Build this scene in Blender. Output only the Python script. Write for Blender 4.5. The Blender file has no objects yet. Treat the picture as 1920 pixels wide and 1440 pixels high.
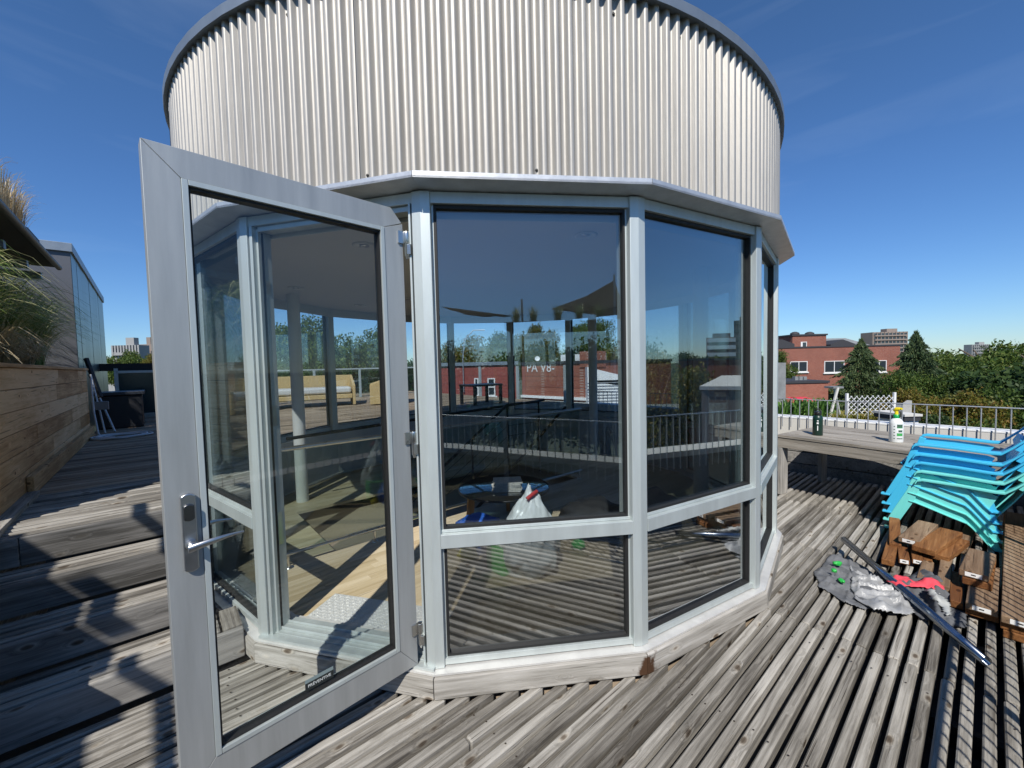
import bpy, bmesh, math, random
import numpy as np
from mathutils import Vector, Matrix, noise
random.seed(7); np.random.seed(7)
R = math.radians
S = bpy.context.scene
C = S.collection
# ------------------------------------------------------------------ camera, light, exposure
F, CX, CY, EYE = 773.0, 960.0, 720.0, 1.55          # focal length and centre in photo pixels, eye height
dn = Vector((1350-960, 17000-720, F)).normalized()   # image-space direction of "down"
up_i = -dn
fw_i = Vector((0, 0, 1)); fw_i = (fw_i - up_i*fw_i.dot(up_i)).normalized()
rt_i = fw_i.cross(up_i)
AX, AY, AZ = -rt_i if rt_i.x < 0 else rt_i, fw_i, up_i
def ray(px, py):
    v = Vector((px-CX, py-CY, F)); return Vector((v.dot(AX), v.dot(AY), v.dot(AZ)))
def on_z(px, py, z=0.0):                              # survey point on a level plane
    r = ray(px, py); t = (z-EYE)/r.z; return Vector((r.x*t, r.y*t, z))
def on_y(px, py, y):                                  # survey point at a distance
    r = ray(px, py); t = y/r.y; return Vector((r.x*t, y, EYE+r.z*t))
cam = bpy.data.cameras.new('camera'); co = bpy.data.objects.new('camera', cam); C.objects.link(co)
cam.sensor_width = 36; cam.lens = 36*F/1920; cam.clip_start = 0.02; cam.clip_end = 3000
M = Matrix.Identity(4)
for j, vi in enumerate((Vector((1,0,0)), Vector((0,-1,0)), Vector((0,0,-1)))):   # camera x, y, z axes in image space
    w = Vector((vi.dot(AX), vi.dot(AY), vi.dot(AZ)))
    for i in range(3): M[i][j] = w[i]
M[2][3] = EYE
co.matrix_world = M; S.camera = co

SUN_AZ, SUN_EL = 190.0, 46.0
w = bpy.data.worlds.new('World'); S.world = w; w.use_nodes = True
nt = w.node_tree; nt.nodes.clear()
sky = nt.nodes.new('ShaderNodeTexSky'); sky.sky_type = 'NISHITA'; sky.sun_disc = False
sky.sun_elevation = R(SUN_EL); sky.sun_rotation = R(SUN_AZ); sky.altitude = 100; sky.air_density = 1.0; sky.dust_density = 0.0; sky.ozone_density = 4.5
bg = nt.nodes.new('ShaderNodeBackground'); bg.inputs[1].default_value = 0.100
wo = nt.nodes.new('ShaderNodeOutputWorld')
hs = nt.nodes.new('ShaderNodeHueSaturation'); hs.inputs['Saturation'].default_value = 1.12
# thin high cirrus: a little white streaking low in the sky
tc = nt.nodes.new('ShaderNodeTexCoord'); mp = nt.nodes.new('ShaderNodeMapping'); mp.inputs['Scale'].default_value = (1.2, 1.2, 9)
mp.inputs['Rotation'].default_value = (0.12, 0.1, 0)
nz = nt.nodes.new('ShaderNodeTexNoise'); nz.inputs['Scale'].default_value = 1.6; nz.inputs['Detail'].default_value = 6; nz.inputs['Distortion'].default_value = .6
rp = nt.nodes.new('ShaderNodeValToRGB'); rp.color_ramp.elements[0].position = .5; rp.color_ramp.elements[1].position = .85
rp.color_ramp.elements[1].color = (.10, .10, .10, 1)
mxw = nt.nodes.new('ShaderNodeMix'); mxw.data_type = 'RGBA'; mxw.inputs[7].default_value = (7.5, 8.2, 9.0, 1)
L = nt.links.new
L(tc.outputs['Generated'], mp.inputs[0]); L(mp.outputs[0], nz.inputs[0]); L(nz.outputs[0], rp.inputs[0])
L(sky.outputs[0], hs.inputs['Color']); L(hs.outputs[0], mxw.inputs[6]); L(rp.outputs[0], mxw.inputs[0])
sxz = nt.nodes.new('ShaderNodeSeparateXYZ'); L(tc.outputs['Generated'], sxz.inputs[0])
er = nt.nodes.new('ShaderNodeValToRGB'); ee = er.color_ramp.elements
ee[0].position = 0; ee[0].color = (.58, .75, .98, 1); ee[1].position = .7; ee[1].color = (.92, .97, 1.02, 1)
for ps, cl in ((.10, (.66, .81, 1.02, 1)), (.32, (.74, .86, 1.04, 1))): q_ = ee.new(ps); q_.color = cl
mxe = nt.nodes.new('ShaderNodeMix'); mxe.data_type = 'RGBA'; mxe.blend_type = 'MULTIPLY'; mxe.inputs[0].default_value = 1
L(sxz.outputs[2], er.inputs[0]); L(mxw.outputs[2], mxe.inputs[6]); L(er.outputs[0], mxe.inputs[7])
L(mxe.outputs[2], bg.inputs[0]); L(bg.outputs[0], wo.inputs[0])
sun = bpy.data.lights.new('sun', 'SUN'); sun.energy = 4.4; sun.angle = R(0.53); sun.color = (1.0, 0.955, 0.88)
so = bpy.data.objects.new('sun', sun); C.objects.link(so)
sd = Vector((math.sin(R(SUN_AZ))*math.cos(R(SUN_EL)), math.cos(R(SUN_AZ))*math.cos(R(SUN_EL)), math.sin(R(SUN_EL))))
so.rotation_euler = sd.to_track_quat('Z', 'Y').to_euler()
S.view_settings.view_transform = 'Standard'; S.view_settings.look = 'None'; S.view_settings.gamma = 1
S.view_settings.exposure = 0.25
S.render.engine = 'CYCLES'
S.cycles.max_bounces = 10; S.cycles.transparent_max_bounces = 24; S.cycles.glossy_bounces = 5; S.cycles.diffuse_bounces = 4
S.cycles.sample_clamp_indirect = 6; S.cycles.caustics_reflective = False; S.cycles.caustics_refractive = False

# ------------------------------------------------------------------ helpers
UA = R(49.3); U = Vector((math.sin(UA), math.cos(UA), 0)); V = Vector((-U.y, U.x, 0)); Z = Vector((0, 0, 1))
GU = math.atan2(U.y, U.x)                              # grain angle of boards laid along U
def uv(u, v, z=0.0): return U*u + V*v + Z*z
def to_uv(p): return p.dot(U), p.dot(V)

class MB:
    def __init__(s): s.v = []; s.f = []; s.m = []; s.sm = []
    def add(s, vs, fs, mi=0, smooth=False):
        o = len(s.v); s.v += [tuple(x) for x in vs]
        for f in fs: s.f.append(tuple(i+o for i in f)); s.m.append(mi); s.sm.append(smooth)
        return s
    def box(s, c, hx, hy, hz, mi=0):                   # centre and three half-axis vectors
        c, hx, hy, hz = Vector(c), Vector(hx), Vector(hy), Vector(hz)
        vs = [c+hx*a+hy*b+hz*d for d in (-1, 1) for a, b in ((-1,-1),(1,-1),(1,1),(-1,1))]
        fs = [(0,3,2,1),(4,5,6,7),(0,1,5,4),(1,2,6,5),(2,3,7,6),(3,0,4,7)]
        if hx.cross(hy).dot(hz) < 0: fs = [f[::-1] for f in fs]
        return s.add(vs, fs, mi)
    def bar(s, a, b, w, h, up=Z, mi=0):                # square bar between two points
        a, b = Vector(a), Vector(b); d = (b-a); l = d.length; d.normalize()
        up = Vector(up); sd_ = d.cross(up)
        if sd_.length < 1e-4: sd_ = d.cross(Vector((1, 0, 0)))
        sd_.normalize(); n = sd_.cross(d)
        return s.box((a+b)/2, d*l/2, sd_*w/2, n*h/2, mi)
    def ubox(s, u0, u1, v0, v1, z0, z1, mi=0):
        return s.box(uv((u0+u1)/2, (v0+v1)/2, (z0+z1)/2), U*(u1-u0)/2, V*(v1-v0)/2, Z*(z1-z0)/2, mi)
    def tube(s, pts, r, n=10, caps=True, mi=0, rs=None):
        pts = [Vector(p) for p in pts]; rings = []
        prev = None
        for i, p in enumerate(pts):
            d = (pts[min(i+1, len(pts)-1)] - pts[max(i-1, 0)]).normalized()
            a = prev if prev is not None else (Z if abs(d.z) < .9 else Vector((1,0,0)))
            x = (a - d*a.dot(d)).normalized(); prev = x; y = d.cross(x)
            rr = rs[i] if rs else r
            rings.append([p + (x*math.cos(2*math.pi*k/n)+y*math.sin(2*math.pi*k/n))*rr for k in range(n)])
        vs = [q for g in rings for q in g]
        fs = [(i*n+k, i*n+(k+1)%n, (i+1)*n+(k+1)%n, (i+1)*n+k) for i in range(len(pts)-1) for k in range(n)]
        s.add(vs, fs, mi, True)
        if caps: s.add(rings[0], [tuple(range(n))[::-1]], mi); s.add(rings[-1], [tuple(range(n))], mi)
        return s
    def lathe(s, prof, c, n=28, mi=0, axis=Z):
        c = Vector(c); axis = Vector(axis).normalized()
        x = axis.orthogonal().normalized(); y = axis.cross(x)
        vs = [c + axis*h + (x*math.cos(2*math.pi*k/n)+y*math.sin(2*math.pi*k/n))*r for r, h in prof for k in range(n)]
        fs = [(i*n+k, i*n+(k+1)%n, (i+1)*n+(k+1)%n, (i+1)*n+k) for i in range(len(prof)-1) for k in range(n)]
        return s.add(vs, fs, mi, True)
    def prism(s, poly, a, b, mi=0):                    # polygon points (list of Vector) swept by vector b-a
        a, b = Vector(a), Vector(b); n = len(poly)
        vs = [Vector(p)+a for p in poly] + [Vector(p)+b for p in poly]
        fs = [tuple(range(n))[::-1], tuple(range(n, 2*n))] + [(i, (i+1)%n, n+(i+1)%n, n+i) for i in range(n)]
        return s.add(vs, fs, mi)
    def build(s, name, mats, parent=None, bevel=0, seg=2, fix=True):
        me = bpy.data.meshes.new(name); me.from_pydata(s.v, [], s.f)
        if not isinstance(mats, (list, tuple)): mats = [mats]
        for m in mats: me.materials.append(m)
        me.polygons.foreach_set('material_index', s.m); me.polygons.foreach_set('use_smooth', s.sm)
        if fix and len(s.f) < 60000:
            bm = bmesh.new(); bm.from_mesh(me); bmesh.ops.recalc_face_normals(bm, faces=bm.faces); bm.to_mesh(me); bm.free()
        me.update()
        o = bpy.data.objects.new(name, me); C.objects.link(o)
        if parent is not None:
            o.parent = parent
            o.matrix_parent_inverse = parent_world(parent).inverted()
        if bevel:
            b = o.modifiers.new('bevel', 'BEVEL'); b.width = bevel; b.segments = seg; b.limit_method = 'ANGLE'; b.angle_limit = R(40)
            b.harden_normals = False
        return o
def parent_world(o):
    m = o.matrix_basis.copy()
    if o.parent is not None: m = parent_world(o.parent) @ o.matrix_parent_inverse @ m
    return m
def tag(o, label=None, cat=None, group=None, kind=None):
    if label: o['label'] = label
    if cat: o['category'] = cat
    if group: o['group'] = group
    if kind: o['kind'] = kind
    return o
def thing(name, loc, label, cat, group=None, rz=0):
    o = bpy.data.objects.new(name, None); C.objects.link(o); o.location = loc; o.rotation_euler = (0, 0, rz)
    o.empty_display_size = .1
    return tag(o, label, cat, group)
def copy_tree(o, loc=None, parent=None):
    c = o.copy(); C.objects.link(c)
    if parent is not None:
        mi = o.matrix_parent_inverse.copy(); c.parent = parent; c.matrix_parent_inverse = mi
    for ch in list(o.children): copy_tree(ch, None, c)
    if loc is not None: c.location = loc
    return c

# ------------------------------------------------------------------ materials
def mat(name):
    m = bpy.data.materials.new(name); m.use_nodes = True; t = m.node_tree
    return m, t, t.nodes['Principled BSDF'], t.links.new
def plain(name, col, rough=.5, metal=0., spec=.5, var=.0, vscale=8, bump=0., bscale=60, stretch=None):
    m, t, b, L = mat(name)
    b.inputs['Base Color'].default_value = (*col, 1); b.inputs['Roughness'].default_value = rough
    b.inputs['Metallic'].default_value = metal; b.inputs['Specular IOR Level'].default_value = spec
    if var or bump:
        g = t.nodes.new('ShaderNodeTexCoord'); mp = t.nodes.new('ShaderNodeMapping'); L(g.outputs['Object'], mp.inputs[0])
        if stretch: mp.inputs['Scale'].default_value = stretch
    if var:
        n = t.nodes.new('ShaderNodeTexNoise'); n.inputs['Scale'].default_value = vscale; n.inputs['Detail'].default_value = 6; n.inputs['Roughness'].default_value = .65
        L(mp.outputs[0], n.inputs[0])
        r = t.nodes.new('ShaderNodeValToRGB'); e = r.color_ramp.elements
        e[0].position = .3; e[1].position = .72
        e[0].color = (*[c*(1-var) for c in col], 1); e[1].color = (*[min(1, c*(1+var)) for c in col], 1)
        L(n.outputs[0], r.inputs[0]); L(r.outputs[0], b.inputs['Base Color'])
        q = t.nodes.new('ShaderNodeMapRange'); q.inputs[3].default_value = rough*.85; q.inputs[4].default_value = min(1, rough*1.2)
        L(n.outputs[0], q.inputs[0]); L(q.outputs[0], b.inputs['Roughness'])
    if bump:
        n2 = t.nodes.new('ShaderNodeTexNoise'); n2.inputs['Scale'].default_value = bscale; n2.inputs['Detail'].default_value = 4
        L(mp.outputs[0], n2.inputs[0]); bp = t.nodes.new('ShaderNodeBump'); bp.inputs['Strength'].default_value = bump; bp.inputs['Distance'].default_value = .01
        L(n2.outputs[0], bp.inputs['Height']); L(bp.outputs[0], b.inputs['Normal'])
    return m
def wood(name, dark, mid, light, angle=GU, grain=1., rough=.8, knots=True, bump=.35, spread=.35, vertical=False):
    m, t, b, L = mat(name); N = t.nodes.new
    ge = N('ShaderNodeNewGeometry'); vr = N('ShaderNodeVectorRotate'); vr.rotation_type = 'Z_AXIS'; vr.inputs['Angle'].default_value = -angle
    tcx = N('ShaderNodeTexCoord'); L(tcx.outputs['Object'], vr.inputs['Vector'])
    rnd = N('ShaderNodeMath'); rnd.operation = 'MULTIPLY'; rnd.inputs[1].default_value = 37.; L(ge.outputs['Random Per Island'], rnd.inputs[0])
    cx = N('ShaderNodeCombineXYZ'); L(rnd.outputs[0], cx.inputs[0]); L(rnd.outputs[0], cx.inputs[1]); L(rnd.outputs[0], cx.inputs[2])
    ad = N('ShaderNodeVectorMath'); ad.operation = 'ADD'; L(vr.outputs[0], ad.inputs[0]); L(cx.outputs[0], ad.inputs[1])
    def sc(v, x):
        q = N('ShaderNodeVectorMath'); q.operation = 'MULTIPLY'; q.inputs[1].default_value = v; L(x, q.inputs[0]); return q.outputs[0]
    gs = (2.4*grain, 55*grain, 55*grain) if not vertical else (55*grain, 55*grain, 2.4*grain)
    # knots bend the grain
    vo = N('ShaderNodeTexVoronoi'); vo.inputs['Scale'].default_value = 1.; L(sc((5.2, 11, 11) if not vertical else (11, 11, 5.2), ad.outputs[0]), vo.inputs['Vector'])
    kd = N('ShaderNodeMapRange'); kd.inputs[1].default_value = .0; kd.inputs[2].default_value = .34; kd.inputs[3].default_value = 1.; kd.inputs[4].default_value = 0.
    L(vo.outputs['Distance'], kd.inputs[0])
    n1 = N('ShaderNodeTexNoise'); n1.inputs['Scale'].default_value = 1; n1.inputs['Detail'].default_value = 9; n1.inputs['Roughness'].default_value = .72; n1.inputs['Distortion'].default_value = .25
    wv = N('ShaderNodeVectorMath'); wv.operation = 'ADD'; L(sc(gs, ad.outputs[0]), wv.inputs[0])
    kk = N('ShaderNodeVectorMath'); kk.operation = 'SCALE'; kk.inputs['Scale'].default_value = 1.1 if knots else 0.
    kx = N('ShaderNodeCombineXYZ'); L(kd.outputs[0], kx.inputs[1]); L(kd.outputs[0], kx.inputs[0]); L(kd.outputs[0], kx.inputs[2]); L(kx.outputs[0], kk.inputs[0]); L(kk.outputs[0], wv.inputs[1])
    L(wv.outputs[0], n1.inputs[0])
    n2 = N('ShaderNodeTexNoise'); n2.inputs['Scale'].default_value = 1; n2.inputs['Detail'].default_value = 3; L(sc((1.6, 5, 5) if not vertical else (5, 5, 1.6), ad.outputs[0]), n2.inputs[0])
    mxf = N('ShaderNodeMath'); mxf.operation = 'MULTIPLY_ADD'; mxf.inputs[1].default_value = .62; L(n1.outputs[0], mxf.inputs[0])
    m2 = N('ShaderNodeMath'); m2.operation = 'MULTIPLY'; m2.inputs[1].default_value = .38; L(n2.outputs[0], m2.inputs[0]); L(m2.outputs[0], mxf.inputs[2])
    isl = N('ShaderNodeMapRange'); isl.inputs[3].default_value = -.5*spread; isl.inputs[4].default_value = .5*spread; L(ge.outputs['Random Per Island'], isl.inputs[0])
    a2 = N('ShaderNodeMath'); a2.operation = 'ADD'; L(mxf.outputs[0], a2.inputs[0]); L(isl.outputs[0], a2.inputs[1])
    rp = N('ShaderNodeValToRGB'); e = rp.color_ramp.elements
    e[0].position = .35; e[0].color = (*dark, 1); e[1].position = .64; e[1].color = (*light, 1); x = e.new(.49); x.color = (*mid, 1)
    L(a2.outputs[0], rp.inputs[0])
    out = rp.outputs[0]
    # cracks: thin dark lines along the grain
    n3 = N('ShaderNodeTexNoise'); n3.inputs['Scale'].default_value = 1; n3.inputs['Detail'].default_value = 2
    L(sc((2.2, 90, 90) if not vertical else (90, 90, 2.2), ad.outputs[0]), n3.inputs[0])
    cr = N('ShaderNodeMapRange'); cr.inputs[1].default_value = .27; cr.inputs[2].default_value = .36; L(n3.outputs[0], cr.inputs[0])
    mc = N('ShaderNodeMix'); mc.data_type = 'RGBA'; mc.blend_type = 'MULTIPLY'; mc.inputs[0].default_value = 1
    cc = N('ShaderNodeMix'); cc.data_type = 'RGBA'; cc.inputs[6].default_value = (.45, .42, .4, 1); cc.inputs[7].default_value = (1, 1, 1, 1)
    L(cr.outputs[0], cc.inputs[0]); L(out, mc.inputs[6]); L(cc.outputs[2], mc.inputs[7]); out = mc.outputs[2]
    if knots:
        kr = N('ShaderNodeValToRGB'); k = kr.color_ramp.elements
        k[0].position = .0; k[0].color = (.22, .17, .13, 1); k[1].position = .22; k[1].color = (1, 1, 1, 1)
        q = k.new(.10); q.color = (.5, .43, .37, 1); q2 = k.new(.15); q2.color = (1.16, 1.13, 1.08, 1)
        L(vo.outputs['Distance'], kr.inputs[0])
        mk = N('ShaderNodeMix'); mk.data_type = 'RGBA'; mk.blend_type = 'MULTIPLY'; mk.inputs[0].default_value = 1
        L(out, mk.inputs[6]); L(kr.outputs[0], mk.inputs[7]); out = mk.outputs[2]
    L(out, b.inputs['Base Color']); b.inputs['Roughness'].default_value = rough; b.inputs['Specular IOR Level'].default_value = .25
    bh = N('ShaderNodeMath'); bh.operation = 'ADD'; L(a2.outputs[0], bh.inputs[0]); L(cr.outputs[0], bh.inputs[1])
    bp = N('ShaderNodeBump'); bp.inputs['Strength'].default_value = bump; bp.inputs['Distance'].default_value = .006
    L(bh.outputs[0], bp.inputs['Height']); L(bp.outputs[0], b.inputs['Normal'])
    return m
def glass(name, tint, r0=.08, rough=0.0, refl=(1, 1, 1), pw_=4.2):
    m = bpy.data.materials.new(name); m.use_nodes = True; t = m.node_tree; t.nodes.clear(); L = t.links.new; N = t.nodes.new
    lw = N('ShaderNodeLayerWeight'); lw.inputs[0].default_value = .5
    pw = N('ShaderNodeMath'); pw.operation = 'POWER'; pw.inputs[1].default_value = pw_; L(lw.outputs['Facing'], pw.inputs[0])
    ml = N('ShaderNodeMath'); ml.operation = 'MULTIPLY_ADD'; ml.inputs[1].default_value = 1-r0; ml.inputs[2].default_value = r0; L(pw.outputs[0], ml.inputs[0])
    tr = N('ShaderNodeBsdfTransparent'); tr.inputs[0].default_value = (*tint, 1)
    gl = N('ShaderNodeBsdfGlossy'); gl.inputs['Roughness'].default_value = rough; gl.inputs[0].default_value = (*refl, 1)
    tw_ = N('ShaderNodeTexCoord'); nw_ = N('ShaderNodeTexNoise'); nw_.inputs['Scale'].default_value = 1.1; nw_.inputs['Detail'].default_value = 1; L(tw_.outputs['Object'], nw_.inputs[0])
    bw_ = N('ShaderNodeBump'); bw_.inputs['Strength'].default_value = .35; bw_.inputs['Distance'].default_value = .006; L(nw_.outputs[0], bw_.inputs['Height']); L(bw_.outputs[0], gl.inputs['Normal'])
    mx = N('ShaderNodeMixShader'); L(ml.outputs[0], mx.inputs[0]); L(tr.outputs[0], mx.inputs[1]); L(gl.outputs[0], mx.inputs[2])
    o = N('ShaderNodeOutputMaterial'); L(mx.outputs[0], o.inputs[0]); return m
def brick(name, c1, c2, mortar, angle=0., scale=4.):
    m, t, b, L = mat(name); N = t.nodes.new
    tcx = N('ShaderNodeTexCoord'); vr = N('ShaderNodeVectorRotate'); vr.rotation_type = 'Z_AXIS'; vr.inputs['Angle'].default_value = -angle
    L(tcx.outputs['Object'], vr.inputs['Vector'])
    sp = N('ShaderNodeSeparateXYZ'); L(vr.outputs[0], sp.inputs[0])
    s2 = N('ShaderNodeMath'); s2.operation = 'ADD'; L(sp.outputs[0], s2.inputs[0]); L(sp.outputs[1], s2.inputs[1])
    cx = N('ShaderNodeCombineXYZ'); L(s2.outputs[0], cx.inputs[0]); L(sp.outputs[2], cx.inputs[1])
    br = N('ShaderNodeTexBrick'); br.inputs['Scale'].default_value = scale
    br.inputs['Color1'].default_value = (*c1, 1); br.inputs['Color2'].default_value = (*c2, 1); br.inputs['Mortar'].default_value = (*mortar, 1)
    br.inputs['Mortar Size'].default_value = .012; L(cx.outputs[0], br.inputs['Vector'])
    n = N('ShaderNodeTexNoise'); n.inputs['Scale'].default_value = .8; n.inputs['Detail'].default_value = 5; L(tcx.outputs['Object'], n.inputs[0])
    rp = N('ShaderNodeValToRGB'); rp.color_ramp.elements[0].color = (.7, .7, .7, 1); rp.color_ramp.elements[1].color = (1.2, 1.2, 1.2, 1); L(n.outputs[0], rp.inputs[0])
    mx = N('ShaderNodeMix'); mx.data_type = 'RGBA'; mx.blend_type = 'MULTIPLY'; mx.inputs[0].default_value = 1; L(br.outputs[0], mx.inputs[6]); L(rp.outputs[0], mx.inputs[7])
    L(mx.outputs[2], b.inputs['Base Color']); b.inputs['Roughness'].default_value = .9; return m
def leafmat(name, cols):
    m, t, b, L = mat(name); N = t.nodes.new
    ge = N('ShaderNodeNewGeometry'); rp = N('ShaderNodeValToRGB'); e = rp.color_ramp.elements
    e[0].position = 0; e[0].color = (*cols[0], 1); e[1].position = 1; e[1].color = (*cols[-1], 1)
    for i, c in enumerate(cols[1:-1]): x = e.new((i+1)/(len(cols)-1)); x.color = (*c, 1)
    oi = N('ShaderNodeObjectInfo'); ad = N('ShaderNodeMath'); ad.operation = 'MULTIPLY_ADD'; ad.inputs[1].default_value = .25; ad.inputs[2].default_value = -.12
    L(oi.outputs['Random'], ad.inputs[0]); a2 = N('ShaderNodeMath'); a2.operation = 'ADD'; L(ad.outputs[0], a2.inputs[0]); L(ge.outputs['Random Per Island'], a2.inputs[1])
    L(a2.outputs[0], rp.inputs[0]); L(rp.outputs[0], b.inputs['Base Color']); b.inputs['Roughness'].default_value = .55
    b.inputs['Specular IOR Level'].default_value = .3
    tl = N('ShaderNodeBsdfTranslucent'); L(rp.outputs[0], tl.inputs[0]); mx = N('ShaderNodeMixShader'); mx.inputs[0].default_value = .3
    L(b.outputs[0], mx.inputs[1]); L(tl.outputs[0], mx.inputs[2]); L(mx.outputs[0], t.nodes['Material Output'].inputs[0]); return m

M_deck = wood('weathered_deck', (.095, .085, .072), (.25, .232, .203), (.46, .435, .39), GU, spread=.17, bump=.6)
M_deckV = wood('weathered_deck_cross', (.095, .085, .072), (.25, .232, .203), (.46, .435, .39), GU+math.pi/2, spread=.15, bump=.5)
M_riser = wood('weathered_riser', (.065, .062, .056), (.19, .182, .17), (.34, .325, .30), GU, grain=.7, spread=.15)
M_brown = wood('brown_deck', (.14, .10, .065), (.28, .205, .14), (.42, .33, .24), GU, spread=.25)
M_plant = wood('cedar_planter', (.36, .20, .08), (.60, .38, .19), (.78, .55, .32), GU+math.pi/2, grain=.7, spread=.35)
M_cut = wood('treated_lumber', (.13, .05, .017), (.25, .11, .038), (.40, .21, .085), GU, grain=.8, spread=.3, knots=True)
M_cutg = wood('greyed_lumber', (.16, .10, .06), (.28, .19, .12), (.40, .3, .2), GU, grain=.8, spread=.3)
M_alu = plain('anodised_aluminium', (.56, .61, .60), .45, .45, var=.10, vscale=3, bump=.03, bscale=500, stretch=(3, 3, .4))
M_aluw = plain('weathered_sill', (.72, .71, .68), .5, .4, var=.12, vscale=9)
M_door = plain('door_aluminium', (.45, .465, .46), .45, .5, var=.12, vscale=3.5, bump=.02, bscale=400, stretch=(4, 4, .35))
M_steel = plain('brushed_steel', (.62, .62, .60), .28, 1., var=.05, vscale=20)
M_lev = plain('satin_handle', (.52, .52, .52), .32, 1., var=.04, vscale=30)
M_galv = plain('galvanised_cladding', (.43, .408, .372), .52, .4, var=.10, vscale=16, bump=.06, bscale=160, stretch=(1, 1, .12))
M_flash = plain('galvanised_flashing', (.62, .63, .64), .42, .6, var=.12, vscale=12, bump=.04, bscale=120)
M_cap = plain('grey_cap_flashing', (.27, .31, .35), .45, .6, var=.08, vscale=6)
M_black = plain('black_gasket', (.012, .012, .012), .6)
M_ceil = plain('white_ceiling', (.78, .77, .74), .9)
M_wall = plain('dim_inner_wall', (.55, .57, .57), .8)
M_white = plain('white_paint', (.8, .8, .78), .6, var=.05, vscale=5)
M_tint = glass('tinted_pane', (.89, .925, .94), .095, refl=(.9, .98, .98), pw_=2.5)
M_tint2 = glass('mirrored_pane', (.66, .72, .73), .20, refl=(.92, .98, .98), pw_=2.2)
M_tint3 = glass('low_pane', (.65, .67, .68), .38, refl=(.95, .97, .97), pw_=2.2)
M_clear = glass('door_pane', (.945, .97, .97), .03)
M_guard = glass('guard_glass', (.8, .86, .84), .05)
M_frost = glass('screen_glass', (.25, .42, .42), .08, .05)
M_floor = wood('maple_floor', (.48, .37, .22), (.60, .48, .31), (.68, .56, .39), GU, grain=.4, rough=.4, knots=False, bump=.05, spread=.2)
M_dark = plain('dark_steel', (.03, .032, .035), .4, .5)
M_conc = plain('concrete', (.42, .41, .38), .9, var=.12, vscale=3, bump=.1, bscale=40)
M_parap = plain('pale_parapet_panel', (.62, .60, .55), .8, var=.06, vscale=3)
M_roof = plain('roof_membrane', (.10, .10, .10), .9, var=.25, vscale=2, bump=.2, bscale=15)
M_rail = plain('galvanised_rail', (.50, .51, .52), .45, .7, var=.08, vscale=10)

# ------------------------------------------------------------------ pavilion geometry
PC = Vector((-.2, 4.49, 0)); PH = R(-116.7); ST = R(22.5)
def ring(r, k, z=0.): a = PH + ST*k; return PC + Vector((math.cos(a)*r, math.sin(a)*r, z))
RB = 2.665                                            # wooden base board corners
RP = 2.62                                             # post noses
PCu, PCv = to_uv(PC)
def poly_interval(v, r):                              # interval of u inside the 16-gon of circumradius r at this v
    lo, hi = None, None
    pts = [to_uv(ring(r, k)) for k in range(16)]
    xs = []
    for k in range(16):
        (u0, v0), (u1, v1) = pts[k], pts[(k+1) % 16]
        if (v0-v)*(v1-v) < 0: xs.append(u0+(u1-u0)*(v-v0)/(v1-v0))
    return (min(xs), max(xs)) if len(xs) == 2 else None

# ------------------------------------------------------------------ decks
PITCH = .0645
def slat(mb, u0, u1, v, z, w, h, jit=.003, mi=0):
    dv = random.uniform(-jit, jit); dz = random.uniform(-.002, .003); w += random.uniform(-.003, .004); c = .006
    z += dz; v += dv; sk = random.uniform(-.0025, .0025)
    prof = [(-w/2, -h), (w/2, -h), (w/2, -c), (w/2-c, 0), (-w/2+c, 0), (-w/2, -c)]
    e = .008
    rings = []
    for uu, sh, sc, lo in ((u0, -sk, .8, 1), (u0+e, -sk, 1, 0), (u1-e, sk, 1, 0), (u1, sk, .8, 1)):
        rings.append([uv(uu, v+sh+a*sc, z+b-(.004 if lo and b > -.02 else 0)) for a, b in prof])
    vs = [p for r_ in rings for p in r_]; n = 6
    fs = [(i*n+k, i*n+(k+1) % n, (i+1)*n+(k+1) % n, (i+1)*n+k) for i in range(3) for k in range(n)]
    fs += [tuple(range(n))[::-1], tuple(range(3*n, 4*n))]
    mb.add(vs, fs, mi)
def run(mb, ua, ub, v, z, w, h, joint0=2.795, span=1.19, off=0.):
    cuts = [ua]; k = math.ceil((ua-joint0)/span)
    while joint0+k*span < ub:
        j = joint0+k*span+random.choice((-.006, .006))+off
        if j < 2.5 and random.random() < .8: k += 1; continue
        if j < 2.5: j += random.uniform(-.5, .5)
        if j-cuts[-1] > .1 and ub-j > .1: cuts.append(j)
        k += 1
    cuts.append(ub)
    for a, b in zip(cuts, cuts[1:]): slat(mb, a+.0015, b-.0015, v, z, w, h)
VS, DV0 = 2.611, -.50
deck = MB(); v = DV0+.02; i = 0
while v < 5.2:
    iv = poly_interval(v, 2.635)
    segs = [(-1.6 if v < 2.61 else 99, 6.52)]
    if v > 2.58:
        segs = [(iv[1], 6.52)] if iv else []
    elif iv: segs = [(-1.6, iv[0]), (iv[1], 6.52)]
    for a, b in segs:
        if b-a > .06: run(deck, a, b, v, 0., .0395, .085)
    v += PITCH; i += 1
for q_ in range(int((5.2-DV0)/PITCH)):                  # screws over the joists
    vq = DV0+.02+q_*PITCH
    for k_ in range(-1, 8):
        uq = k_*.8+.2+random.uniform(-.012, .012); iv = poly_interval(vq, 2.72)
        if (iv and iv[0]-.02 < uq < iv[1]+.02) or uq > 6.4 or (vq > 2.58 and uq < PCu) or uq < -1.5: continue
        c_ = uv(uq, vq+random.uniform(-.008, .008), .0052)
        deck.add([c_+Vector((math.cos(a_)*.0042, math.sin(a_)*.0042, 0)) for a_ in [k2*math.pi/4 for k2 in range(8)]], [tuple(range(8))], 1)
tag(deck.build('deck', [M_deck, plain('rusty_screw', (.05, .035, .025), .6, .5)]), kind='structure')
sub = MB()                                             # joists under the slats and the membrane below
for k in range(-2, 8): sub.ubox(k*.8+.18, k*.8+.22, -.7, 2.6 if k < 6 else 5, -.19, -.09)
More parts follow.
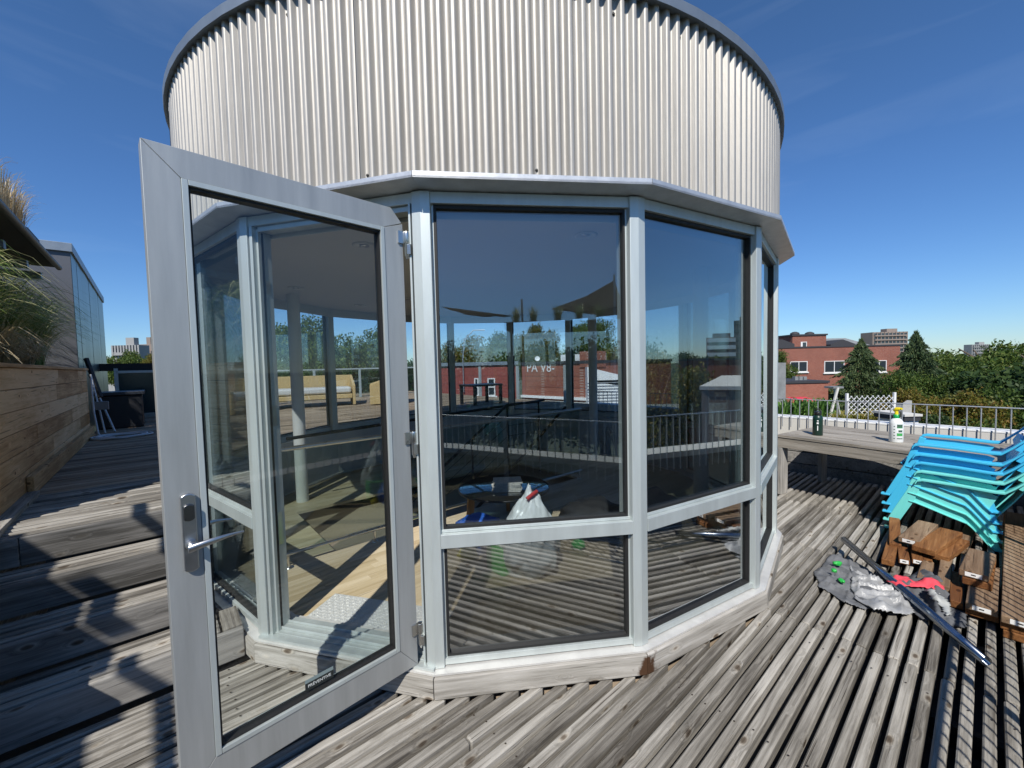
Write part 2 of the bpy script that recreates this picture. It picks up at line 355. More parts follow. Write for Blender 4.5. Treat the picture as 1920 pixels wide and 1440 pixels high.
tag(sub.build('deck_joists', plain('dark_joist', (.06, .05, .04), .9)), kind='structure')
rs = MB(); rs.ubox(-6, 6.9, -1.0, 16, -.5, -.24)
tag(rs.build('roof', M_roof), kind='structure')
# a few loose pale paving pieces seen through the gaps
# steps
RV = [2.611, 2.890, 3.185, 3.462]; RZ = [0, .166, .332, .5, .668]
st = MB(); sr = MB(); scx = MB()
for k in range(4):
    ue = .29 if k == 0 else None
    v0 = RV[k]; v1 = RV[k+1] if k < 3 else 4.60
    iv = poly_interval(v0+.02, 2.72); ue = .29 if k == 0 else min(.27, iv[0]) if iv else .2
    j = -.62 if k == 3 else -1.2
    for a, b in ((-1.4, j-.001), (j+.001, ue)):
        sr.ubox(a, b, v0, v0+.036, RZ[k]+.004, RZ[k+1]-.004)
    va_, vb_ = v0+.036+.031, v1-.030; ns_ = int(round((vb_-va_)/.0635))
    for q_ in range(ns_+1):
        vv = va_+(vb_-va_)*q_/ns_
        iv = poly_interval(vv, 2.72); e2 = min(ue, iv[0]) if iv else ue
        if k == 0: e2 = ue-.1
        slat(st, -1.4, e2, vv, RZ[k+1]-random.uniform(0, .005), .036, .08)
    if k == 0: scx.ubox(ue-.085, ue-.002, v0+.04, v1-.004, RZ[1]-.05, RZ[1]-.001); scx.ubox(ue-.02, ue, v0+.04, v1-.004, .01, RZ[1]-.055)
    # side cheek closing the step end
so_ = sr.build('steps', M_riser); tag(so_, kind='structure')
bv = so_.modifiers.new('bevel', 'BEVEL'); bv.width = .006; bv.segments = 2
o = st.build('tread_slats', M_deck); o.parent = so_
o = scx.build('step_end_border', M_deckV); o.parent = so_
# upper deck, round the back too
ud = MB(); v = 4.62
while v < 14.5:
    iv = poly_interval(v, 2.74)
    segs = [(-.77, 7.0)] if not iv else [(-.77, iv[0]), (iv[1] if v > 5.3 else 99, 7.0)]
    for a, b in segs:
        if b-a > .08: run(ud, a, b, v, .668, .078, .05, joint0=.4, span=2.2)
    v += .0865
ud.ubox(-.77, .05, 4.585, 4.60, .45, .655)
for a in (0,):                                         # front riser of the rear deck, right of the pavilion
    ud.ubox(5.1, 7.0, 5.3, 5.34, .0, .64)
tag(ud.build('upper_deck', M_brown), kind='structure')
g = MB(); g.box((0, 200, -9.5), (1500, 0, 0), (0, 1500, 0), (0, 0, .5))
tag(g.build('ground', plain('town_ground', (.10, .12, .07), .95, var=.4, vscale=.05)), kind='structure')
bb = MB(); bb.ubox(-6, 6.9, -1.02, 16, -9, -.5)
tag(bb.build('apartment_block', brick('own_brick', (.2, .09, .06), (.25, .11, .07), (.3, .28, .25), GU)), 'low flat roofed block that carries the timber terrace and the round glass room', 'building')

# ------------------------------------------------------------------ pavilion
pav = thing('rooftop_pavilion', PC, 'sixteen sided glass and aluminium rooftop room under a corrugated metal drum', 'pavilion')
def P(mb, name, mats, bevel=0, parent=None, seg=2): return mb.build(name, mats, parent or pav, bevel, seg)
# base boards (one each side)
for k in range(-3, 8):
    mb = MB(); a, b = ring(RB, k), ring(RB, k+1); ai, bi = ring(RB-.045, k), ring(RB-.045, k+1)
    d = (b-a).normalized()*.0015
    a, ai = a+d, ai+d; b, bi = b-d, bi-d
    nn = 1
    mb.add([a+Z*.006, b+Z*.006, bi+Z*.006, ai+Z*.006, a+Z*.107, b+Z*.107, bi+Z*.112, ai+Z*.112],
           [(0,1,2,3),(4,7,6,5),(0,4,5,1),(1,5,6,2),(2,6,7,3),(3,7,4,0)])
    fa = math.atan2((b-a).y, (b-a).x)
    if k in (-3,): M_base = {}
    M_base[k] = wood('base_board_timber', (.21, .195, .17), (.41, .39, .355), (.60, .58, .545), fa, grain=.7, spread=.12, bump=.4)
    if k in (1, 2):
        t_m = M_base[k].node_tree; N_ = t_m.nodes.new; L_ = t_m.links.new; bsdf = t_m.nodes['Principled BSDF']; src = bsdf.inputs['Base Color'].links[0].from_socket
        cn = N_('ShaderNodeTexCoord'); ds_ = N_('ShaderNodeVectorMath'); ds_.operation = 'DISTANCE'; ds_.inputs[1].default_value = ring(RB, 2, .03)
        nn_ = N_('ShaderNodeTexNoise'); nn_.inputs['Scale'].default_value = 18; nn_.inputs['Detail'].default_value = 5; L_(cn.outputs['Object'], nn_.inputs[0]); L_(cn.outputs['Object'], ds_.inputs[0])
        ma_ = N_('ShaderNodeMath'); ma_.operation = 'MULTIPLY_ADD'; ma_.inputs[1].default_value = .16; L_(nn_.outputs[0], ma_.inputs[0]); L_(ds_.outputs['Value'], ma_.inputs[2])
        mr_ = N_('ShaderNodeMapRange'); mr_.inputs[1].default_value = .135; mr_.inputs[2].default_value = .16; mr_.inputs[3].default_value = 1; mr_.inputs[4].default_value = 0; L_(ma_.outputs[0], mr_.inputs[0])
        mm_ = N_('ShaderNodeMix'); mm_.data_type = 'RGBA'; mm_.inputs[7].default_value = (.07, .035, .018, 1); L_(mr_.outputs[0], mm_.inputs[0]); L_(src, mm_.inputs[6]); L_(mm_.outputs[2], bsdf.inputs['Base Color'])
    ob = P(mb, 'base_board', M_base[k], .004)
    if k == 0: tag(ob, 'base board under the doorway, shiny knot near its middle')
sill = MB()
for k in range(16):
    a, b, ai, bi = ring(RB-.012, k), ring(RB-.012, k+1), ring(RP-.2, k), ring(RP-.2, k+1)
    sill.add([a+Z*.113, b+Z*.113, bi+Z*.116, ai+Z*.116, a+Z*.122, b+Z*.122, bi+Z*.13, ai+Z*.13],
             [(0,1,2,3),(4,7,6,5),(0,4,5,1),(1,5,6,2),(2,6,7,3),(3,7,4,0)])
P(sill, 'sill_flashing', M_aluw)
ZT = 2.335
for k in range(16):
    mb = MB(); a0, a1 = PH+ST*(k-.5), PH+ST*(k+.5)
    nose = ring(RP, k); dl = (ring(RP, k-1)-nose).normalized(); dr = (ring(RP, k+1)-nose).normalized(); inn = (PC-nose); inn.z = 0; inn.normalize()
    wd = .043
    poly = [nose, nose+dr*wd, nose+dr*wd+inn*.12, nose+dl*wd+inn*.12, nose+dl*wd]
    poly = [Vector((p.x, p.y, 0)) for p in poly]
    mb.prism(poly, Z*.124, Z*ZT)
    P(mb, 'post', M_alu, .0025)
# drip edge and soffit
fl = MB(); RD = 2.725
for k in range(16):
    a, b = ring(RD, k), ring(RD, k+1); d = (b-a).normalized()*.0012; a, b = a+d, b-d
    up = [ring(RD-.09, k)+d, ring(RD-.09, k+1)-d]
    fl.add([a+Z*2.348, b+Z*2.348, b+Z*2.374, a+Z*2.374, up[0]+Z*2.348, up[1]+Z*2.348, up[1]+Z*2.39, up[0]+Z*2.39],
           [(0,1,2,3),(1,5,6,2),(4,7,6,5),(0,3,7,4),(3,2,6,7),(0,4,5,1)])
    i0, i1 = ring(RP-.06, k), ring(RP-.06, k+1)
    fl.add([a+Z*2.3475, b+Z*2.3475, i1+Z*2.337, i0+Z*2.337, a+Z*2.3565, b+Z*2.3565, i1+Z*2.3565, i0+Z*2.3565],
           [(0,3,2,1),(4,5,6,7),(0,1,5,4),(2,3,7,6)], 0)
P(fl, 'drip_flashing', M_flash)
# corrugated drum
dr = MB(); NR = 252; z0 = 2.365
PD = Vector((-.215, 4.49, 0))
def ztop(x): return 3.27 - .03*(x+.2)
prof = [(0, 2.592), (.13, 2.5935), (.20, 2.598), (.30, 2.615), (.36, 2.6195), (.42, 2.621), (.58, 2.621), (.64, 2.6195), (.70, 2.615), (.80, 2.598), (.87, 2.5935)]
rv = []
for k in range(NR):
    for t, r_ in prof:
        a = PH + 2*math.pi*(k+t)/NR + .003; p = PD+Vector((math.cos(a)*r_, math.sin(a)*r_, 0)); rv.append(p)
n = len(rv)
dr.add([p+Z*z0 for p in rv]+[p+Z*(ztop(p.x)+.03) for p in rv], [(i, (i+1) % n, n+(i+1) % n, n+i) for i in range(n)], 0, True)
cap = MB(); nc = 96
def cring(r_, dz): return [PD+Vector((math.cos(2*math.pi*i/nc)*r_, math.sin(2*math.pi*i/nc)*r_, 0))+Z*(ztop(PC.x+math.cos(2*math.pi*i/nc)*2.66)+dz) for i in range(nc)]
rr = [cring(2.60, .012), cring(2.646, .0), cring(2.648, .05), cring(2.55, .058), cring(2.4, .04)]
vs = [p for r_ in rr for p in r_]
cap.add(vs, [(i*nc+k, i*nc+(k+1) % nc, (i+1)*nc+(k+1) % nc, (i+1)*nc+k) for i in range(4) for k in range(nc)])
cap.add(rr[-1], [tuple(range(nc))])
P(cap, 'roof_cap', M_cap)
for k in range(0, NR, 6):                              # screws
    a = PH + 2*math.pi*k/NR + .003; o_ = Vector((math.cos(a), math.sin(a), 0)); p = PD+o_*2.592
    dr.lathe([(0, .006), (.007, .005), (.008, 0)], p+Z*(ztop(p.x)-.07-.01*random.random()), 8, 1, axis=o_)
    if k % 12 == 0: dr.lathe([(0, .006), (.006, .005), (.007, 0)], p+Z*2.43, 8, 1, axis=o_)
for k in range(11, NR, 28):                             # side laps of the sheets
    a = PH + 2*math.pi*(k+.66)/NR + .003; a2 = a+.0003; o_ = Vector((math.cos(a), math.sin(a), 0)); o2 = Vector((math.cos(a2), math.sin(a2), 0))
    dr.add([PD+o_*2.6195+Z*2.39, PD+o2*2.6195+Z*2.39, PD+o2*2.6195+Z*3.27, PD+o_*2.6195+Z*3.27, PD+o_*2.6222+Z*2.39, PD+o2*2.6222+Z*2.39, PD+o2*2.6222+Z*3.27, PD+o_*2.6222+Z*3.27],
           [(4,5,6,7),(0,4,7,3),(1,2,6,5)], 1)
P(dr, 'corrugated_drum', [M_galv, M_dark])
# ceiling, floor, inner structure
ce = MB(); ce.prism([ring(2.58, k) for k in range(16)], Z*2.352, Z*2.40); P(ce, 'ceiling', M_ceil)
cb = MB()
for k in range(16):
    a, b, ai, bi = ring(2.50, k), ring(2.50, k+1), ring(2.49, k), ring(2.49, k+1)
    cb.add([a+Z*2.25, b+Z*2.25, bi+Z*2.25, ai+Z*2.25, a+Z*2.352, b+Z*2.352, bi+Z*2.352, ai+Z*2.352], [(0,3,2,1),(0,1,5,4),(3,7,6,2)])
P(cb, 'ceiling_edge', M_ceil)
fr = MB(); v = PCv-2.45
def inner(v): return poly_interval(v, 2.56)
while v < PCv+2.45:
    iv = inner(v)
    if iv:
        segs = [iv]
        if 3.34 < v < 4.55: segs = [(iv[0], max(iv[0]+.05, 1.0)), (3.95, iv[1])]
        for a, b in segs:
            c = [a]; x = a+random.uniform(.2, .9)
            while x < b-.15: c.append(x); x += random.uniform(.7, 1.1)
            c.append(b)
            for s_, e_ in zip(c, c[1:]):
                if e_-s_ > .01: fr.ubox(s_+.0005, e_-.0005, v-.0345, v+.0345, .085, .112)
    v += .07
P(fr, 'floor', M_floor)
fs = MB(); fs.prism([ring(2.6, k) for k in range(16)], Z*-.22, Z*-.02)
P(fs, 'floor_slab', plain('stairwell_floor', (.38, .30, .22), .6))
for k in list(range(6, 14)):                            # solid low wall where the upper deck abuts
    mb = MB(); a, b, ai, bi = ring(2.585, k), ring(2.585, k+1), ring(2.47, k), ring(2.47, k+1)
    mb.add([a+Z*.0, b+Z*.0, bi+Z*.0, ai+Z*.0, a+Z*.70, b+Z*.70, bi+Z*.70, ai+Z*.70], [(0,1,2,3),(4,7,6,5),(0,4,5,1),(1,5,6,2),(2,6,7,3),(3,7,4,0)])
    P(mb, 'low_wall', M_wall)
for p in ((-2.32, 4.45), (1.66, 3.62), (1.2, 6.1), (-1.6, 6.0)):
    mb = MB(); mb.lathe([(.062, .112), (.062, 2.352)], (p[0], p[1], 0), 24); P(mb, 'column', M_white)
for px, py in ((683, 459), (1098, 440), (555, 539), (675, 572), (765, 560), (480, 540)):
    r_ = ray(px, py); t = (2.352-EYE)/r_.z; p = Vector((r_.x*t, r_.y*t, 2.352))
    mb = MB(); mb.lathe([(.075, -.001), (.075, -.008), (.055, -.010), (.045, -.004), (.04, -.002), (.0, -.002)], p, 24)
    dlo = P(mb, 'downlight', [M_white])
    lb = MB(); lb.lathe([(.03, -.0045), (.028, -.010), (0, -.012)], p, 16); P(lb, 'bulb', M_lev, 0, dlo)
# window facets
DOORK = 0
NOFF = .045
def facet(k):
    a, b = ring(RP, k), ring(RP, k+1); t = (b-a); l = t.length; t.normalize(); n = Vector((t.y, -t.x, 0))
    return a, t, n, l
for k in range(16):
    a, t, n, l = facet(k)
    s0, s1 = .044, l-.044
    def slab(mb, x0, x1, za, zb, d0, d1, mi=0):         # d measured inward from the outer face line
        c = a + t*(x0+x1)/2 - n*(d0+d1)/2 + Z*(za+zb)/2
        mb.box(c, t*(x1-x0)/2, n*(d1-d0)/2, Z*(zb-za)/2, mi)
    if k == DOORK: continue
    fr = MB()
    slab(fr, s0, s1, 2.285, 2.336, .010, .085)
    solid = k in range(6, 14)
    slab(fr, s0, s1, .70, .765, -.004, .085)
    slab(fr, s0, s1, .766, .780, .022, .05)
    slab(fr, s0, s0+.012, .78, 2.285, .03, .085); slab(fr, s1-.012, s1, .78, 2.285, .03, .085)
    if not solid:
        slab(fr, s0, s1, .131, .160, .012, .085)
        slab(fr, s0, s0+.012, .16, .70, .03, .085); slab(fr, s1-.012, s1, .16, .70, .03, .085)
    fo = P(fr, 'window_frame', M_alu, .0015)
    gk = MB()
    for za, zb in ((.78, 2.285), (.16, .70)):
        if solid and za < .5: continue
        slab(gk, s0+.0125, s1-.0125, zb-.016, zb-.0005, .028, .06); slab(gk, s0+.0125, s1-.0125, za+.0005, za+.012, .028, .06)
        slab(gk, s0+.0125, s0+.024, za+.012, zb-.016, .028, .06); slab(gk, s1-.024, s1-.0125, za+.012, zb-.016, .028, .06)
    P(gk, 'gasket', M_black, 0, fo)
    for za, zb in ((.78, 2.285), (.16, .70)):
        if solid and za < .5: continue
        gl = MB(); slab(gl, s0+.018, s1-.018, za+.006, zb-.008, .048, .056)
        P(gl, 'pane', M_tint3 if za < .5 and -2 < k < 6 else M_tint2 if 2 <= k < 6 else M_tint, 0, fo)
# doorway between posts 0 and 1
a, t, n, l = facet(0)
dw = MB()
def slab(mb, x0, x1, za, zb, d0, d1, mi=0):
    c = a + t*(x0+x1)/2 - n*(d0+d1)/2 + Z*(za+zb)/2
    mb.box(c, t*(x1-x0)/2, n*(d1-d0)/2, Z*(zb-za)/2, mi)
slab(dw, .044, l-.044, 2.288, 2.336, .012, .115)
slab(dw, .052, .070, .131, 2.287, .006, .115); slab(dw, .070, .082, .131, 2.275, .03, .05); slab(dw, .070, .079, .131, 2.275, .065, .115)
slab(dw, l-.062, l-.052, .131, 2.287, .002, .115); slab(dw, l-.074, l-.062, .131, 2.275, .045, .06)
slab(dw, .082, l-.074, 2.262, 2.287, .03, .05); slab(dw, .082, l-.074, 2.27, 2.287, .065, .115)
dwo = P(dw, 'doorway_frame', M_alu, .0015)
gk = MB(); slab(gk, .0445, .0515, .131, 2.287, .02, .1); slab(gk, l-.0515, l-.0445, .131, 2.287, .02, .1); slab(gk, .0795, .0815, .135, 2.262, .05, .064)
P(gk, 'gasket', M_black, 0, dwo)
th = MB()
for i_, (d0, d1, zz) in enumerate(((-.02, .02, .137), (.022, .05, .143), (.052, .058, .158), (.06, .10, .150), (.102, .108, .163), (.11, .16, .146))):
    slab(th, .0, l, .124, zz, d0, d1)
P(th, 'threshold', M_alu, .001, dwo)
for za_, zb_ in ((.60, .78), (1.25, 1.36), (1.95, 2.02)):
    sp = MB(); slab(sp, .0795, .0806, za_, zb_, .068, .095); P(sp, 'strike_plate', M_steel, 0, dwo)
tp = plain('checker_plate', (.80, .80, .78), .4, .35, bump=.6, bscale=90)
cp = MB(); slab(cp, .10, l-.1, .113, .118, .17, .46)
for i_ in range(36):
    for j_ in range(11):
        x = .112+i_*.022; d = .18+j_*.026
        c = a+t*x-n*d+Z*.1195; q = (t+n if (i_+j_) % 2 else t-n).normalized()
        cp.box(c, q*.007, q.cross(Z)*.0018, Z*.0012)
P(cp, 'checker_plate_mat', tp)
# ---- the open door leaf
H0 = Vector((-.478, 1.896, 0)); E_ = Vector((-.700, -.714, 0)).normalized(); D_ = Vector((-E_.y, E_.x, 0)); 
if D_.dot(-H0) < 0: D_ = -D_
DW, DZ0, DZ1, TH = .881, .138, 2.255, .058
leaf = MB()
def dpt(s, z, d=0): return H0+E_*s+D_*d+Z*z
SW = .092
def dprism(mb, poly, d0, d1, mi=0):
    vs = [dpt(s, z, d0) for s, z in poly]+[dpt(s, z, d1) for s, z in poly]; n_ = len(poly)
    mb.add(vs, [tuple(range(n_)), tuple(range(n_, 2*n_))[::-1]]+[(i, (i+1) % n_, n_+(i+1) % n_, n_+i) for i in range(n_)], mi)
g_ = .0007
dprism(leaf, [(DW, DZ0), (DW, DZ1), (DW-SW, DZ1-SW-g_), (DW-SW, DZ0+SW+.02+g_)], -TH, 0)
dprism(leaf, [(0, DZ0), (0, DZ1-.03), (.03, DZ1), (.045, DZ1), (SW, DZ1-SW-g_), (SW, DZ0+SW+.02+g_)][0:1]+[(0, DZ1-.06), (SW, DZ1-SW-g_), (SW, DZ0+SW+.02+g_)], -TH, 0)
dprism(leaf, [(DW-g_, DZ1), (.055, DZ1), (.004, DZ1-.058), (SW+g_, DZ1-SW), (DW-SW-g_, DZ1-SW)], -TH, 0)
dprism(leaf, [(g_, DZ0), (DW-g_, DZ0), (DW-SW-g_, DZ0+SW+.02), (SW+g_, DZ0+SW+.02)], -TH, 0)
door = P(leaf, 'door', M_door, .0015)
bd = MB(); i0, i1, j0, j1 = SW, DW-SW, DZ0+SW+.02, DZ1-SW
bw = .018
for (x0, x1, y0, y1) in ((i0, i0+bw, j0, j1), (i1-bw, i1, j0, j1), (i0+bw, i1-bw, j0, j0+bw), (i0+bw, i1-bw, j1-bw, j1)):
    for d0, d1 in ((-.012, .0035), (-TH-.003, -TH+.012)):
        dprism(bd, [(x0+.0006, y0+.0006), (x1-.0006, y0+.0006), (x1-.0006, y1-.0006), (x0+.0006, y1-.0006)], d0, d1)
P(bd, 'glazing_bead', M_alu, .001, door)
gk = MB(); q0, q1, r0_, r1_ = i0+bw, i1-bw, j0+bw, j1-bw
for (x0, x1, y0, y1) in ((q0, q0+.006, r0_, r1_), (q1-.006, q1, r0_, r1_), (q0, q1, r0_, r0_+.006), (q0, q1, r1_-.008, r1_)):
    dprism(gk, [(x0, y0), (x1, y0), (x1, y1), (x0, y1)], -.048, -.008)
P(gk, 'gasket', M_black, 0, door)
gl = MB(); dprism(gl, [(q0-.004, r0_-.004), (q1+.004, r0_-.004), (q1+.004, r1_+.004), (q0-.004, r1_+.004)], -.032, -.024)
P(gl, 'pane', M_clear, 0, door)
# hinges
for zc in (2.105, 1.195, .285):
    hb = MB(); c = dpt(-.012, zc, .012)
    hb.lathe([(0, .055), (.0125, .055), (.0135, .05), (.0135, .006), (.0125, .004), (.0115, .004), (.0115, -.05), (.007, -.056), (.006, -.066), (0, -.066)], c, 18)
    hb.box(dpt(.012, zc+.028, .004), E_*.016, D_*.004, Z*.027)
    a_, t_, n_, l_ = facet(0); ph_ = a_+t_*(l_-.05)
    hb.bar(c-Z*.025, Vector((ph_.x, ph_.y, c.z-.025)), .02, .045)
    P(hb, 'hinge', M_steel, .001, door)
# handle: rounded plate, cylinder cover, lever
def hplate(mb, sc, zc, w, h, d0, d1, bulge=.016):
    pts = []
    for i_ in range(9): a2 = -1+2*i_/8; pts.append((sc-a2*w/2, zc+h/2-bulge+bulge*(1-a2*a2)))
    for i_ in range(9): a2 = 1-2*i_/8; pts.append((sc-a2*w/2, zc-h/2+bulge-bulge*(1-a2*a2)))
    dprism(mb, pts, d0, d1)
hp = MB(); hplate(hp, .822, 1.035, .038, .255, .0005, .016, .008); hplate(hp, .822, 1.035, .038, .255, -TH-.014, -TH, .008)
hpo = P(hp, 'handle_plate', M_lev, .004, door, 3)
kb = MB(); hplate(kb, .822, 1.103, .028, .055, .0165, .026, .006); P(kb, 'lock_cover', plain('dark_satin', (.16, .16, .16), .3, 1.), .003, door, 3)
lv = MB()
for sgn in (1, -1):
    b0 = .016 if sgn > 0 else -TH-.014
    lv.lathe([(.016, 0), (.0145, .02*1), (.013, .034), (0, .036)], dpt(.822, 1.0, b0), 20, axis=D_*sgn)
    pts, rs_ = [], []
    for i_ in range(13):
        x = i_/12; s_ = .822+.012-x*.15
        pts.append((s_, 1.003+.012*math.sin(x*2.4)-.006+.004*x, b0+sgn*(.040+.012*math.sin(x*math.pi)*1.0)))
        rs_.append(1-.75*x**1.3)
    ring_ = []
    for (s_, z_, d_), w_ in zip(pts, rs_):
        ring_.append([dpt(s_, z_+.0125*w_*math.sin(q)+.000, d_+.007*math.cos(q)*max(.35, w_)) for q in [2*math.pi*k_/12 for k_ in range(12)]])
    lv.add([p for r_ in ring_ for p in r_], [(i_*12+k_, i_*12+(k_+1) % 12, (i_+1)*12+(k_+1) % 12, (i_+1)*12+k_) for i_ in range(12) for k_ in range(12)], 0, True)
    lv.add(ring_[0], [tuple(range(12))]); lv.add(ring_[-1], [tuple(range(12))])
P(lv, 'lever_handle', M_lev, 0, door)
def text_mesh(name, body, size, mat_, origin, xdir, ydir, parent, depth=.0006, align='CENTER', bold=0.):
    cu = bpy.data.curves.new(name, 'FONT'); cu.body = body; cu.size = size; cu.align_x = align; cu.align_y = 'CENTER'; cu.extrude = depth/2; cu.offset = bold
    tmp = bpy.data.objects.new('tmp', cu); C.objects.link(tmp)
    me = bpy.data.meshes.new_from_object(tmp.evaluated_get(bpy.context.evaluated_depsgraph_get()))
    bpy.data.objects.remove(tmp); me.name = name
    xdir, ydir = Vector(xdir).normalized(), Vector(ydir).normalized(); zd = xdir.cross(ydir)
    mm = Matrix(((xdir.x, ydir.x, zd.x, origin[0]), (xdir.y, ydir.y, zd.y, origin[1]), (xdir.z, ydir.z, zd.z, origin[2]), (0, 0, 0, 1)))
    me.transform(mm); me.materials.clear(); me.materials.append(mat_)
    o = bpy.data.objects.new(name, me); C.objects.link(o)
    if parent is not None: o.parent = parent; o.matrix_parent_inverse = parent_world(parent).inverted()
    return o
M_lab = plain('label_white', (.85, .85, .83), .6); M_ink = plain('ink', (.02, .02, .02), .7)
sk = MB(); dprism(sk, [(.383, .283), (.493, .283), (.493, .315), (.383, .315)], -.0235, -.0230)
P(sk, 'sticker', plain('sticker_black', (.02, .025, .025), .4), 0, door)
sk = MB(); dprism(sk, [(.383, .3155), (.493, .3155), (.493, .330), (.383, .330)], -.0235, -.0230)
P(sk, 'sticker_edge', plain('sticker_grey', (.22, .28, .28), .4), 0, door)
text_mesh('sticker_lettering', 'PRÉVENTIVE', .0165, plain('silver_ink', (.6, .62, .6), .5), dpt(.438, .301, -.0226), -E_, Z, door, bold=.0002)

# ------------------------------------------------------------------ inside the pavilion
gd = thing('glass_guard', uv(.9, 3.31, .112), 'low glass guard with steel rails seen through the open doorway', 'guard rail')
rl = MB(); rl.tube([uv(.55, 3.30, .215), uv(3.95, 3.30, .215)], .013); rl.build('bottom_rail', M_steel, gd)
rl = MB(); rl.tube([uv(.55, 3.30, .98), uv(3.95, 3.30, .98)], .017); rl.build('handrail', M_steel, gd)
for u_ in (.66, 1.3, 1.95, 2.6, 3.25, 3.9):
    pm = MB(); pm.tube([uv(u_, 3.30, .112), uv(u_, 3.30, .2)], .009); pm.lathe([(.03, .0), (.03, .006), (.01, .012)], uv(u_, 3.30, .112), 16); pm.build('stanchion', M_steel, gd)
pm = MB(); pm.ubox(.56, 3.94, 3.315, 3.325, .225, .96); pm.build('glass_panel', M_guard, gd)
gd2 = thing('stair_railing', uv(3.2, 4.6, .112), 'dark steel stair railing with slanting handrails behind the coffee table', 'railing')
rl = MB(); rl.tube([uv(1.9, 4.3, -.1), uv(3.6, 4.3, 1.0), uv(4.2, 4.3, 1.0)], .018); rl.tube([uv(2.4, 3.6, -.1), uv(4.0, 3.6, .98)], .018); rl.build('handrail', M_dark, gd2)
for u_, zt_ in ((2.4, .22), (3.0, .62), (3.6, 1.0), (4.2, 1.0)):
    pm = MB(); pm.tube([uv(u_, 4.3, -.02), uv(u_, 4.3, zt_)], .014); pm.build('post', M_dark, gd2)
pm = MB()
for j_ in range(5):
    dz = .15+j_*.14; pm.tube([uv(1.9+.0, 4.3, -.1-dz+.1), uv(3.6, 4.3, 1.0-dz)], .004, 6); pm.tube([uv(3.6, 4.3, 1.0-dz), uv(4.2, 4.3, 1.0-dz)], .004, 6)
pm.build('cable', M_dark, gd2)
hr = MB(); 
tag(hr.tube([uv(.95, 4.58, .86), uv(4.6, 4.58, .98)], .018).build('wall_handrail', M_dark), 'black handrail running under the far windows of the glass room', 'handrail')
# coffee table
tc_ = Vector((-.095, 3.67, .112))
ct = thing('coffee_table', tc_, 'round glass coffee table with tapered wooden legs inside the glass room', 'table')
mb = MB(); mb.lathe([(0, .325), (.40, .325), (.405, .33), (.405, .336), (.40, .34), (0, .34)], tc_, 48); mb.build('table_top', glass('table_glass', (.35, .5, .55), .42), ct)
mb = MB(); mb.lathe([(.401, .3235), (.409, .327), (.409, .339), (.401, .3425)], tc_, 48); mb.build('rim', M_dark, ct)
Mleg = wood('table_oak', (.35, .18, .07), (.48, .26, .1), (.55, .33, .15), 0, vertical=True, knots=False)
for q in range(3):
    a2 = R(205+q*120); e_ = Vector((math.cos(a2), math.sin(a2), 0)); mb = MB()
    mb.bar(tc_+e_*.34, tc_+e_*.31+Z*.322, .035, .06); mb.bar(tc_+e_*.31+Z*.295, tc_+e_*.02+Z*.295, .03, .05); mb.build('leg', Mleg, ct, .004)
nw = thing('newspaper_pile', tc_+Vector((.03, -.08, .342)), 'stack of folded newspapers on the glass coffee table', 'newspapers')
for j_ in range(7):
    mb = MB(); a2 = random.uniform(-.15, .15); x = Vector((math.cos(a2), math.sin(a2), 0)); y = Vector((-x.y, x.x, 0))
    mb.box(nw.location+Z*(.006+j_*.0115)+x*random.uniform(-.01, .01), x*.125, y*.10, Z*.005)
    mb.build('newspaper', plain('newsprint', (.5, .49, .45), .9, var=.35, vscale=60), nw, .002)
# crumpled bag helper
def crumple(name, c, size, m_, seed, sub_=4, amp=.18, shape=None, thing_lab=None, cat=None, group=None, freq=2.2):
    bm = bmesh.new(); bmesh.ops.create_icosphere(bm, subdivisions=sub_, radius=1)
    for v_ in bm.verts:
        p = v_.co.copy(); k_ = noise.ridged_multi_fractal(p*freq+Vector((seed, seed*.7, 0)), 1, 2.1, 4, 1, 2) if False else noise.fractal(p*freq+Vector((seed, seed*.7, 3)), .9, 2.2, 4)
        k2 = 1-abs(noise.noise(p*freq*1.9+Vector((seed*2, 1, 5))))*1.6
        f_ = 1+amp*k_+amp*.35*k2
        q = p*f_
        if shape: q = shape(q)
        v_.co = Vector((q.x*size[0], q.y*size[1], max(-.98, q.z)*size[2]))
    me = bpy.data.meshes.new(name); bm.to_mesh(me); bm.free(); me.materials.append(m_)
    for p_ in me.polygons: p_.use_smooth = True
    o = bpy.data.objects.new(name, me); C.objects.link(o); o.location = c
    if cat: tag(o, thing_lab, cat, group)
    return o
def cone_up(q): 
    h = (q.z+1)/2; f_ = 1.15-.78*max(0, h)**1.7; return Vector((q.x*f_+.12*h, q.y*f_, q.z))
M_bag = plain('white_plastic', (.78, .8, .78), .3, bump=.35, bscale=14)
tb = crumple('trash_bag', Vector((.085, 2.78, .112+.285)), (.20, .16, .30), M_bag, 3., 5, .16, cone_up, 'white plastic bag with red drawstring leaning inside the window', 'bag')
ds = MB(); ds.tube([Vector((.08, 2.70, .655)), Vector((.12, 2.72, .68)), Vector((.15, 2.76, .685))], .014, 6)
ds.build('drawstring', plain('red_plastic', (.6, .06, .06), .4), tb)
Mblue = plain('blue_packaging', (.03, .12, .5), .3, bump=.2, bscale=10)
crumple('cleaning_supplies_pack', Vector((-.29, 3.14, .112+.13)), (.20, .13, .15), Mblue, 9., 4, .2, None, 'blue plastic wrapped pack on the floor behind the glass', 'package')
crumple('yellow_sponge_bag', Vector((-.36, 2.98, .112+.05)), (.07, .05, .05), plain('yellow_foam', (.7, .6, .06), .8), 12., 3, .2, None, 'small yellow and green sponge beside the blue pack', 'sponge')
Mblk = plain('black_fabric', (.018, .018, .02), .75, bump=.3, bscale=20)
crumple('duffel_bag', Vector((.64, 3.35, .112+.15)), (.27, .17, .16), Mblk, 15., 4, .2, None, 'black duffel bag lying right of the white plastic bag', 'bag')
